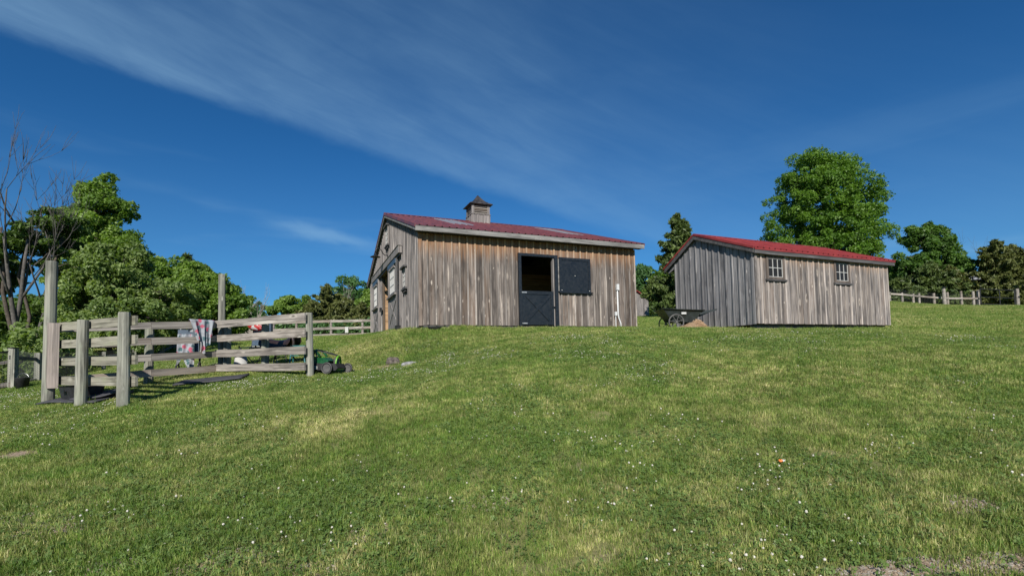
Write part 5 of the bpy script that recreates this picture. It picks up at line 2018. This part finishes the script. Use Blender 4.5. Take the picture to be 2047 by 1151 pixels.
    # --- between barn and shed
    conifer('tall ragged cedar left of the shed', P(1362, 40), hgt(1349, 432, 40), 5.0, M['cedar'], 91, tiers=32, per=12, n_leaf=75, size=.13, ragged=.5, top_pow=.75)
    conifer('shorter cedar tip leaning behind the shed ridge', P(1378, 41), hgt(1380, 445, 41), 3.4, M['cedar'], 92, tiers=24, per=9, n_leaf=70, size=.13, ragged=.5, top_pow=.7)
    Y = 62
    tree('blue-green tree beyond the small red-roofed barn', P(1283, Y), hgt(1282, 517, Y), [(0, 0, .6, .3, .3, .32), (.1, 0, .36, .36, .3, .26), (-.2, 0, .4, .3, .3, .28)],
         M['leaf_blue'], M['bark'], 93, n_sub=120, sub_r=.075, n_leaf=120, size=.18, trunk_r=.15, limbs=16)
    tree('small bright bush at the foot of the ragged cedar', P(1318, 60), hgt(1318, 528, 60), [(0, 0, .5, .26, .24, .42)], M['leaf_maple'], M['bark'], 94, n_sub=60, sub_r=.08, n_leaf=85, size=.2, trunk_r=.08, limbs=10)
    Y = 57
    tree('dark scrub closing the view beyond the small red-roofed barn', P(1340, Y), hgt(1340, 585, Y), [(x, 0, .38, .5, .4, .55) for x in np.arange(-.6, 3.0, .5)],
         M['leaf_dark'], M['bark'], 95, n_sub=150, sub_r=.16, n_leaf=60, size=.26, trunk_r=.06, limbs=10, name='hedge', cat='hedge')
    tree('low dark bush at the right corner of the small distant barn', P(1322, 53), hgt(1322, 598, 53), [(0, 0, .45, .55, .4, .45), (.5, 0, .4, .5, .4, .4), (-.35, .1, .35, .4, .3, .36)],
         M['leaf_dark'], M['bark'], 96, n_sub=70, sub_r=.16, n_leaf=90, size=.15, trunk_r=.05, limbs=10, name='shrub', cat='shrub')
    # --- right-hand edge
    Y = 60
    tree('dark spreading tree on the rise right of the shed', P(1872, Y), hgt(1870, 446, Y),
         [(0, 0, .76, .26, .26, .2), (.14, 0, .60, .22, .24, .18), (-.22, 0, .52, .22, .24, .18), (.0, 0, .38, .4, .3, .2), (.24, 0, .42, .2, .2, .2), (-.08, 0, .90, .14, .16, .09)],
         M['leaf_mid'], M['bark'], 101, n_sub=250, sub_r=.055, n_leaf=150, size=.18, trunk_r=.25, limbs=40, trunk_to=.7)
    Y = 64
    tree('pale slim tree against the shed right end', P(1790, Y), hgt(1792, 520, Y), [(0, 0, .6, .2, .25, .36), (-.12, 0, .4, .2, .2, .3), (.16, 0, .35, .22, .2, .28)],
         M['leaf_blue'], M['bark'], 102, n_sub=110, sub_r=.065, n_leaf=100, size=.17, trunk_r=.12, limbs=16)
    Y = 56
    for px, py, lab, sd, w, mt in ((1868, 528, 'broad dark cedar under the spreading tree', 111, 5.6, 'cedar'), (1906, 532, 'brownish cedar right of the spreading tree', 112, 4.2, 'cedar_olive'), (1832, 548, 'low cedar by the fence bend', 113, 4.6, 'cedar'),
                                   (2000, 484, 'wide dark cedar in front of the hidden house', 114, 5.6, 'cedar_olive'), (2036, 492, 'dark cedar at the right edge of the photo', 115, 7., 'cedar_olive'), (2090, 485, 'cedar just beyond the right edge', 116, 8., 'cedar'), (1802, 560, 'small dark cedar against the shed wall', 117, 4., 'cedar')):
        if px > 2060:
            continue
        conifer(lab, P(px, Y + (sd % 3)), hgt(px, py, Y), w, M[mt], sd, tiers=22, per=12, n_leaf=62, size=.17, ragged=.42, top_pow=.5)
    dead_tree('bare forked tree above the cedars at right', P(1956, 60), hgt(1950, 472, 60), 121, M['bark_grey'], forks=3, spread=.5, r=.12, levels=3)
    # house half hidden by the cedars
    q = at(1946, 600, 72)
    z = g1(q[0], q[1])
    hgt_r = at(1950, 535, 72)[2] - z
    t = thing('far_house', 'blue-grey house with grey shingle roof mostly hidden by cedars', 'house', (q[0], q[1], z - .3), .2)
    w, d = 7.5, 8.
    m = MB().prism([(0, 0), (d, 0), (d, hgt_r * .62), (d / 2, hgt_r), (0, hgt_r * .62)], 0, 0, w)
    m.build('wall', M['siding'], t, (0, 0, 0))
    MB().prism([(-.5, hgt_r * .58), (d / 2, hgt_r + .12), (d + .5, hgt_r * .58), (d / 2, hgt_r + .28)], 0, -.4, w + .4).build('roof', M['shingle'], t)
    for x in (1.5, 4.5):
        wn = MB().box(x, x + 1.1, -.04, .02, 1.2, 2.6).build('window', M['white'], t)
        MB().box(x + .1, x + 1., -.06, -.042, 1.3, 2.5).build('pane', M['glass'], wn)


plant_trees()


# ------------------------------------------------------------------ grass, clover, pebbles (ground cover)
def gn_scatter(name, pts, rot, scl, idx, sources, mat_label):
    coll = bpy.data.collections.new(name + '_kinds')
    for i, me in enumerate(sources):
        o = bpy.data.objects.new('%s_kind_%02d' % (name, i), me)
        coll.objects.link(o)
    me = bpy.data.meshes.new(name)
    me.vertices.add(len(pts))
    me.vertices.foreach_set('co', np.asarray(pts, np.float32).ravel())
    a = me.attributes.new('rot', 'FLOAT_VECTOR', 'POINT')
    a.data.foreach_set('vector', np.asarray(rot, np.float32).ravel())
    a = me.attributes.new('scl', 'FLOAT_VECTOR', 'POINT')
    a.data.foreach_set('vector', np.asarray(scl, np.float32).ravel())
    a = me.attributes.new('idx', 'INT', 'POINT')
    a.data.foreach_set('value', np.asarray(idx, np.int32))
    me.update()
    ob = link(name, me)
    ng = bpy.data.node_groups.new(name + '_scatter', 'GeometryNodeTree')
    ng.interface.new_socket('Geometry', in_out='INPUT', socket_type='NodeSocketGeometry')
    ng.interface.new_socket('Geometry', in_out='OUTPUT', socket_type='NodeSocketGeometry')
    gi, go = ng.nodes.new('NodeGroupInput'), ng.nodes.new('NodeGroupOutput')
    ip = ng.nodes.new('GeometryNodeInstanceOnPoints')
    ci = ng.nodes.new('GeometryNodeCollectionInfo')
    ci.inputs['Collection'].default_value = coll
    ci.inputs['Separate Children'].default_value = True
    ci.inputs['Reset Children'].default_value = True

    def na(n, ty):
        k = ng.nodes.new('GeometryNodeInputNamedAttribute')
        k.data_type = ty
        k.inputs['Name'].default_value = n
        return k.outputs['Attribute']
    mp = ng.nodes.new('GeometryNodeMeshToPoints')
    ng.links.new(gi.outputs[0], mp.inputs[0])
    ng.links.new(mp.outputs[0], ip.inputs['Points'])
    ng.links.new(ci.outputs[0], ip.inputs['Instance'])
    ip.inputs['Pick Instance'].default_value = True
    ng.links.new(na('idx', 'INT'), ip.inputs['Instance Index'])
    ng.links.new(na('rot', 'FLOAT_VECTOR'), ip.inputs['Rotation'])
    ng.links.new(na('scl', 'FLOAT_VECTOR'), ip.inputs['Scale'])
    ng.links.new(ip.outputs[0], go.inputs[0])
    md = ob.modifiers.new('scatter', 'NODES')
    md.node_group = ng
    return ob


def grass_mat():
    m, nt, b = new_mat('grass_blades')
    g = N(nt, 'ShaderNodeNewGeometry')
    a = N(nt, 'ShaderNodeAttribute', attribute_name='rnd')
    hh = N(nt, 'ShaderNodeAttribute', attribute_name='up')
    oi = N(nt, 'ShaderNodeObjectInfo')

    def nz(s, det=5., ro=.6, stretch=None):
        n = N(nt, 'ShaderNodeTexNoise', inp={'Scale': s, 'Detail': det, 'Roughness': ro})
        if stretch:
            mp = N(nt, 'ShaderNodeMapping', inp={'Scale': stretch, 'Rotation': (0, 0, .6)})
            L(nt, g.outputs['Position'], mp.inputs[0])
            L(nt, mp.outputs[0], n.inputs['Vector'])
        else:
            L(nt, g.outputs['Position'], n.inputs['Vector'])
        return n.outputs[0]
    # how dry: broad patches, mower stripes, blade by blade
    dry = MATH(nt, 'ADD', MATH(nt, 'MULTIPLY', nz(.42), .62), MATH(nt, 'MULTIPLY', nz(1., 4., .6, (.16, .75, .3)), .52))
    dry = MATH(nt, 'SUBTRACT', dry, .115)
    dry = MATH(nt, 'ADD', dry, MATH(nt, 'MULTIPLY', MATH(nt, 'SUBTRACT', nz(3.2), .5), .8))
    dry = MATH(nt, 'ADD', dry, MATH(nt, 'MULTIPLY', MATH(nt, 'SUBTRACT', a.outputs['Fac'], .5), .42))
    c = MIX(nt, MAPR(nt, dry, .28, .50), (.10, .19, .028), (.212, .268, .066))
    c = MIX(nt, MAPR(nt, dry, .50, .65), c, (.345, .345, .13))
    c = MIX(nt, MAPR(nt, dry, .64, .86), c, (.62, .54, .30))
    c = MIX(nt, MATH(nt, 'MULTIPLY', MAPR(nt, oi.outputs['Random'], .5, 1.), .25), c, (.14, .21, .045))
    tone = MATH(nt, 'MULTIPLY', MAPR(nt, nz(11., 3., .6), .3, .7, .66, 1.38), MAPR(nt, nz(1.6, 3., .6), .3, .7, .92, 1.16))
    ts = N(nt, 'ShaderNodeVectorMath', operation='SCALE')
    L(nt, c, ts.inputs[0])
    L(nt, tone, ts.inputs['Scale'])
    c = ts.outputs[0]
    L(nt, c, b.inputs['Base Color'])
    b.inputs['Roughness'].default_value = .5
    b.inputs['Specular IOR Level'].default_value = .3
    tr = N(nt, 'ShaderNodeBsdfTranslucent')
    L(nt, MIX(nt, 1., c, (1.1, 1.2, .5), 'MULTIPLY'), tr.inputs[0])
    mx = N(nt, 'ShaderNodeMixShader', inp={0: .35})
    o = [n for n in nt.nodes if n.type == 'OUTPUT_MATERIAL'][0]
    L(nt, b.outputs[0], mx.inputs[1])
    L(nt, tr.outputs[0], mx.inputs[2])
    L(nt, mx.outputs[0], o.inputs[0])
    return m


def lawn():
    gm = grass_mat()
    cm = leaf_mat('clover_leaves', (.085, .15, .035), (.16, .23, .065), .3)
    rg = np.random.default_rng(77)

    def tuft(n, side, hmin, hmax, width, seed, bend=.5):
        r_ = np.random.default_rng(seed)
        px, py = r_.uniform(-side / 2, side / 2, n), r_.uniform(-side / 2, side / 2, n)
        h = r_.uniform(hmin, hmax, n) * np.where(r_.uniform(0, 1, n) < .08, 1.5, 1.)
        az = r_.uniform(0, 6.283, n)
        lean = r_.uniform(.1, 1., n) * bend
        w = width * r_.uniform(.6, 1.3, n)
        dx, dy = np.cos(az), np.sin(az)
        f = az + 1.57 + r_.normal(size=n) * .6
        sx, sy = np.cos(f) * w / 2, np.sin(f) * w / 2
        V = np.zeros((n, 5, 3))
        for k, (fh, fl, fw) in enumerate(((0, 0, 1), (0, 0, -1), (.6, .38, .8), (.6, .38, -.8), (1., 1., 0))):
            V[:, k, 0] = px + dx * lean * h * fl + sx * fw
            V[:, k, 1] = py + dy * lean * h * fl + sy * fw
            V[:, k, 2] = h * fh * np.sqrt(np.maximum(.2, 1 - (lean * fl * .6) ** 2)) - .006 * (fh == 0)
        i = np.arange(n)[:, None] * 5
        tri = np.concatenate([i + [0, 1, 3], i + [0, 3, 2], i + [2, 3, 4]], 0)
        rnd = np.repeat(r_.uniform(0, 1, n), 5)
        return mesh_np('tuft', V.reshape(-1, 3), tri, gm, False, {'rnd': rnd, 'up': np.tile([0, 0, .6, .6, 1.], n)})

    def clover(n, side, seed, size=.0125):
        r_ = np.random.default_rng(seed)
        V, T, rn = [], [], []
        for k in range(n):
            x, y = r_.normal(size=2) * side * .24
            z = r_.uniform(.012, .036)
            a0 = r_.uniform(0, 6.28)
            tl = r_.normal(size=2) * .35
            c = r_.uniform()
            for j in range(3):
                a = a0 + j * 2.094
                s = size * r_.uniform(.8, 1.2)
                b0 = len(V)
                for (u, v) in ((0, 0), (.7, .55), (1.15, 0), (.7, -.55)):
                    X, Y_ = s * (u * math.cos(a) - v * math.sin(a)), s * (u * math.sin(a) + v * math.cos(a))
                    V.append((x + X, y + Y_, z + tl[0] * X + tl[1] * Y_))
                    rn.append(c)
                T.append((b0, b0 + 1, b0 + 2, b0 + 3))
        return mesh_np('clover_patch', V, T, cm, False, {'rnd': rn})
    near = [tuft(420, .30, .016, .046, .0036, 1000 + i, .9) for i in range(6)]
    mid = [tuft(380, .42, .018, .05, .0056, 1100 + i, .9) for i in range(5)]
    far = [tuft(260, .8, .03, .08, .013, 1200 + i) for i in range(4)]
    tall = [tuft(34, .10, .035, .085, .004, 1300 + i, .7) for i in range(3)]
    clv = [clover(46, .30, 1400 + i) for i in range(4)]
    kinds = near + mid + far + tall + clv
    i_near, i_mid, i_far, i_tall, i_clv = 0, 6, 11, 15, 18

    def inside(o, th, l, w, x, y, mrg):
        c, s = math.cos(th), math.sin(th)
        X, Y_ = (x - o[0]) * c + (y - o[1]) * s, -(x - o[0]) * s + (y - o[1]) * c
        return (X > -mrg) & (X < l + mrg) & (Y_ > -mrg) & (Y_ < w + mrg)
    PT, RT, SL_, IX = [], [], [], []

    def scatter(y0, y1, step, k0, nk, keep, sc=(.85, 1.2), dthr=.5, wide=1.3, extra=4.5):
        ys = np.arange(y0, y1, step)
        X, Yg = [], []
        for y in ys:
            w = wide * y + extra
            n = int(2 * w / step)
            X.append(np.linspace(-w, w, n) + rg.uniform(-.5, .5, n) * step)
            Yg.append(np.full(n, y) + rg.uniform(-.5, .5, n) * step)
        x, y = np.concatenate(X), np.concatenate(Yg)
        ok = rg.uniform(0, 1, len(x)) < keep(x, y)
        ok &= ~inside(B_O, B_TH, B_L, B_W, x, y, .10) & ~inside(S_O, S_TH, S_L, S_W, x, y, .0)
        d = dirt_at(x, y)
        ok &= rg.uniform(0, 1, len(x)) > np.clip((d - .12) * 2.4, 0, .97)
        x, y, d = x[ok], y[ok], d[ok]
        n = len(x)
        z = gz(x, y)
        e = .15
        gx, gy = (gz(x + e, y) - z) / e, (gz(x, y + e) - z) / e
        PT.append(np.stack([x, y, z], -1))
        yaw = rg.uniform(0, 6.283, n)
        # lie along the slope: tilt so that the patch follows the ground
        nrm_ = np.stack([-gx, -gy, np.ones(n)], -1)
        nrm_ /= np.linalg.norm(nrm_, axis=1, keepdims=True)
        # euler XYZ taking Z to nrm_ after a yaw about its own axis
        c, s = np.cos(yaw), np.sin(yaw)
        lx = nrm_[:, 0] * c + nrm_[:, 1] * s
        ly = -nrm_[:, 0] * s + nrm_[:, 1] * c
        rx = -np.arcsin(np.clip(ly, -1, 1))
        ry = np.arctan2(lx, nrm_[:, 2])
        RT.append(np.stack([rx, ry, yaw], -1))
        hv = .7 + .75 * fbm(x, y, .9) * (1 - .45 * np.clip(d * 2, 0, 1))
        sv = rg.uniform(*sc, n)
        SL_.append(np.stack([sv, sv, sv * hv], -1))
        IX.append(k0 + rg.integers(0, nk, n))
    one = lambda x, y: np.ones_like(x)
    scatter(1.2, 6.2, .15, i_near, 6, lambda x, y: .55 + .7 * fbm(x, y, 2.2))
    scatter(6.2, 12., .19, i_mid, 5, lambda x, y: .6 + .7 * fbm(x, y, 1.6))
    scatter(12., 21., .28, i_mid, 5, one, (1.1, 1.5))
    scatter(21., 55., .62, i_far, 4, one, (.9, 1.4), wide=1.12, extra=3)
    scatter(1.5, 9, .32, i_tall, 3, lambda x, y: np.clip((fbm(x + 40, y, 1.1) - .45) * 2.2, 0.03, .8))
    # rough tufts along wall feet and posts
    foot = []
    for (o, th, l, w) in ((B_O, B_TH, B_L, B_W), (S_O, S_TH, S_L, S_W)):
        for k in range(int(l * 14)):
            u = rg.uniform(0, l)
            if o is B_O and 3.1 < u < 4.4 and rg.uniform() < .6:
                continue
            foot.append(b2w(o, th, u, -.10 - abs(rg.normal()) * .07))
        for k in range(int(w * 10)):
            u = rg.uniform(0, w)
            if o is B_O and 4.7 < u < 7.2:
                continue
            foot.append(b2w(o, th, -.14 - abs(rg.normal()) * .06, u))
    for (px, py, Y) in ((97, 806, 9.4), (161, 812, 8.72), (246, 816, 8.05), (443, 742, 12.1), (297, 770, 10.95), (530, 745, 11.35), (620, 752, 10.5)):
        g_ = gpt(px, py, Y)
        for k in range(22):
            a = rg.uniform(0, 6.28)
            r_ = .13 + abs(rg.normal()) * .05
            foot.append(np.array([g_[0] + r_ * math.cos(a), g_[1] + r_ * math.sin(a)]))
    foot = np.array(foot)
    nf = len(foot)
    PT.append(np.column_stack([foot, gz(foot[:, 0], foot[:, 1]) - .005]))
    RT.append(np.stack([rg.normal(size=nf) * .1, rg.normal(size=nf) * .1, rg.uniform(0, 6.28, nf)], -1))
    sv = rg.uniform(.7, 1.4, nf)
    SL_.append(np.stack([sv, sv, sv * rg.uniform(.8, 1.35, nf)], -1))
    IX.append(i_tall + rg.integers(0, 3, nf))
    cl = lambda x, y: np.clip((fbm(x - 31, y + 12, .55) - .44) * 6, .0, 1)
    scatter(1.5, 13, .17, i_clv, 4, lambda x, y: cl(x, y) * .9, (.8, 1.25))
    tag(gn_scatter('grass', np.concatenate(PT), np.concatenate(RT), np.concatenate(SL_), np.concatenate(IX), kinds, 'grass'),
        'mown lawn grass mixed with clover leaves and dry straw-coloured patches', 'grass', kind='stuff')

    # clover blossom
    fm = plain('clover_blossom', (.62, .59, .52), .8, 0, .3, 90.)
    sm = plain('clover_stem', (.07, .13, .03), .7, 0, .1)
    src = []
    for k in range(4):
        r_ = np.random.default_rng(1500 + k)
        m = MB()
        m.lathe([(.001, -.008), (.007, -.007), (.0105, -.001), (.010, .005), (.006, .0095), (.001, .011)], 8)
        m.v = [tuple(np.array(v) * (1 + r_.uniform(-.16, .16)) + [0, 0, .045 + k * .007]) for v in m.v]
        b = len(m.f)
        m.tube([(0, 0, 0), (.004, .003, .022), (0, 0, .038 + k * .007)], .0012, 3, False)
        me = m.mesh('blossom', fm)
        me.materials.append(sm)
        for i, p in enumerate(me.polygons):
            p.material_index = 0 if i < b else 1
        src.append(me)
    PT, RT, SL_, IX = [], [], [], []

    def flowers(n, y0, y1):
        y = np.sqrt(rg.uniform(y0 ** 2, y1 ** 2, n))
        x = rg.uniform(-1, 1, n) * (1.1 * y + 1)
        f = fbm(x - 31, y + 12, .55)
        dens = np.clip((f - .44) * 6, .01, 1) * np.clip(fbm(x + 3, y + 8, 2.0) * 4.2 - 1.9, .02, 1)
        ok = (rg.uniform(0, 1, n) < dens) & ~inside(B_O, B_TH, B_L, B_W, x, y, .12) & ~inside(S_O, S_TH, S_L, S_W, x, y, .1)
        ok &= dirt_at(x, y) < .3
        x, y = x[ok], y[ok]
        n = len(x)
        PT.append(np.stack([x, y, gz(x, y) - .01], -1))
        RT.append(np.stack([rg.normal(size=n) * .2, rg.normal(size=n) * .2, rg.uniform(0, 6.28, n)], -1))
        s = rg.uniform(.42, .85, n)
        SL_.append(np.stack([s, s, s * rg.uniform(.7, 1.2, n)], -1))
        IX.append(rg.integers(0, 4, n))
    flowers(24000, 2.2, 14.5)
    flowers(40000, 6.5, 15.5)
    tag(gn_scatter('clover_flowers', np.concatenate(PT), np.concatenate(RT), np.concatenate(SL_), np.concatenate(IX), src, 'clover'),
        'small white clover blossoms dotted through the lawn', 'flowers', kind='stuff')

    # pebbles and crumbs of soil in the bare spots
    src = []
    for k in range(4):
        r_ = np.random.default_rng(1600 + k)
        m = MB().lathe([(.001, -.006), (.009, -.005), (.013, 0), (.009, .006), (.001, .008)], 7)
        m.v = [tuple(np.array(v) * (1 + r_.uniform(-.25, .25, 3))) for v in m.v]
        src.append(m.mesh('pebble', M['gravel'] if k % 2 else M['clod']))
    n = 5200
    PT = []
    for (cx, cy, rx, ry, st) in DIRT[:12]:
        k = int(600 * st * rx * 2.2)
        a, r_ = rg.uniform(0, 6.28, k), np.sqrt(rg.uniform(0, 1.3, k))
        PT.append(np.stack([cx + rx * r_ * np.cos(a), cy + ry * r_ * np.sin(a)], -1))
    xy = np.concatenate(PT)
    n = len(xy)
    s = rg.uniform(.35, 1.2, n) ** 1.5
    tag(gn_scatter('pebbles', np.column_stack([xy, gz(xy[:, 0], xy[:, 1]) + .002]), rg.uniform(0, 6.28, (n, 3)) * [.1, .1, 1], np.stack([s, s, s * .8], -1), rg.integers(0, 4, n), src, 'pebbles'),
        'small pebbles and crumbs of soil in the bare spots', 'gravel', kind='stuff')


lawn()
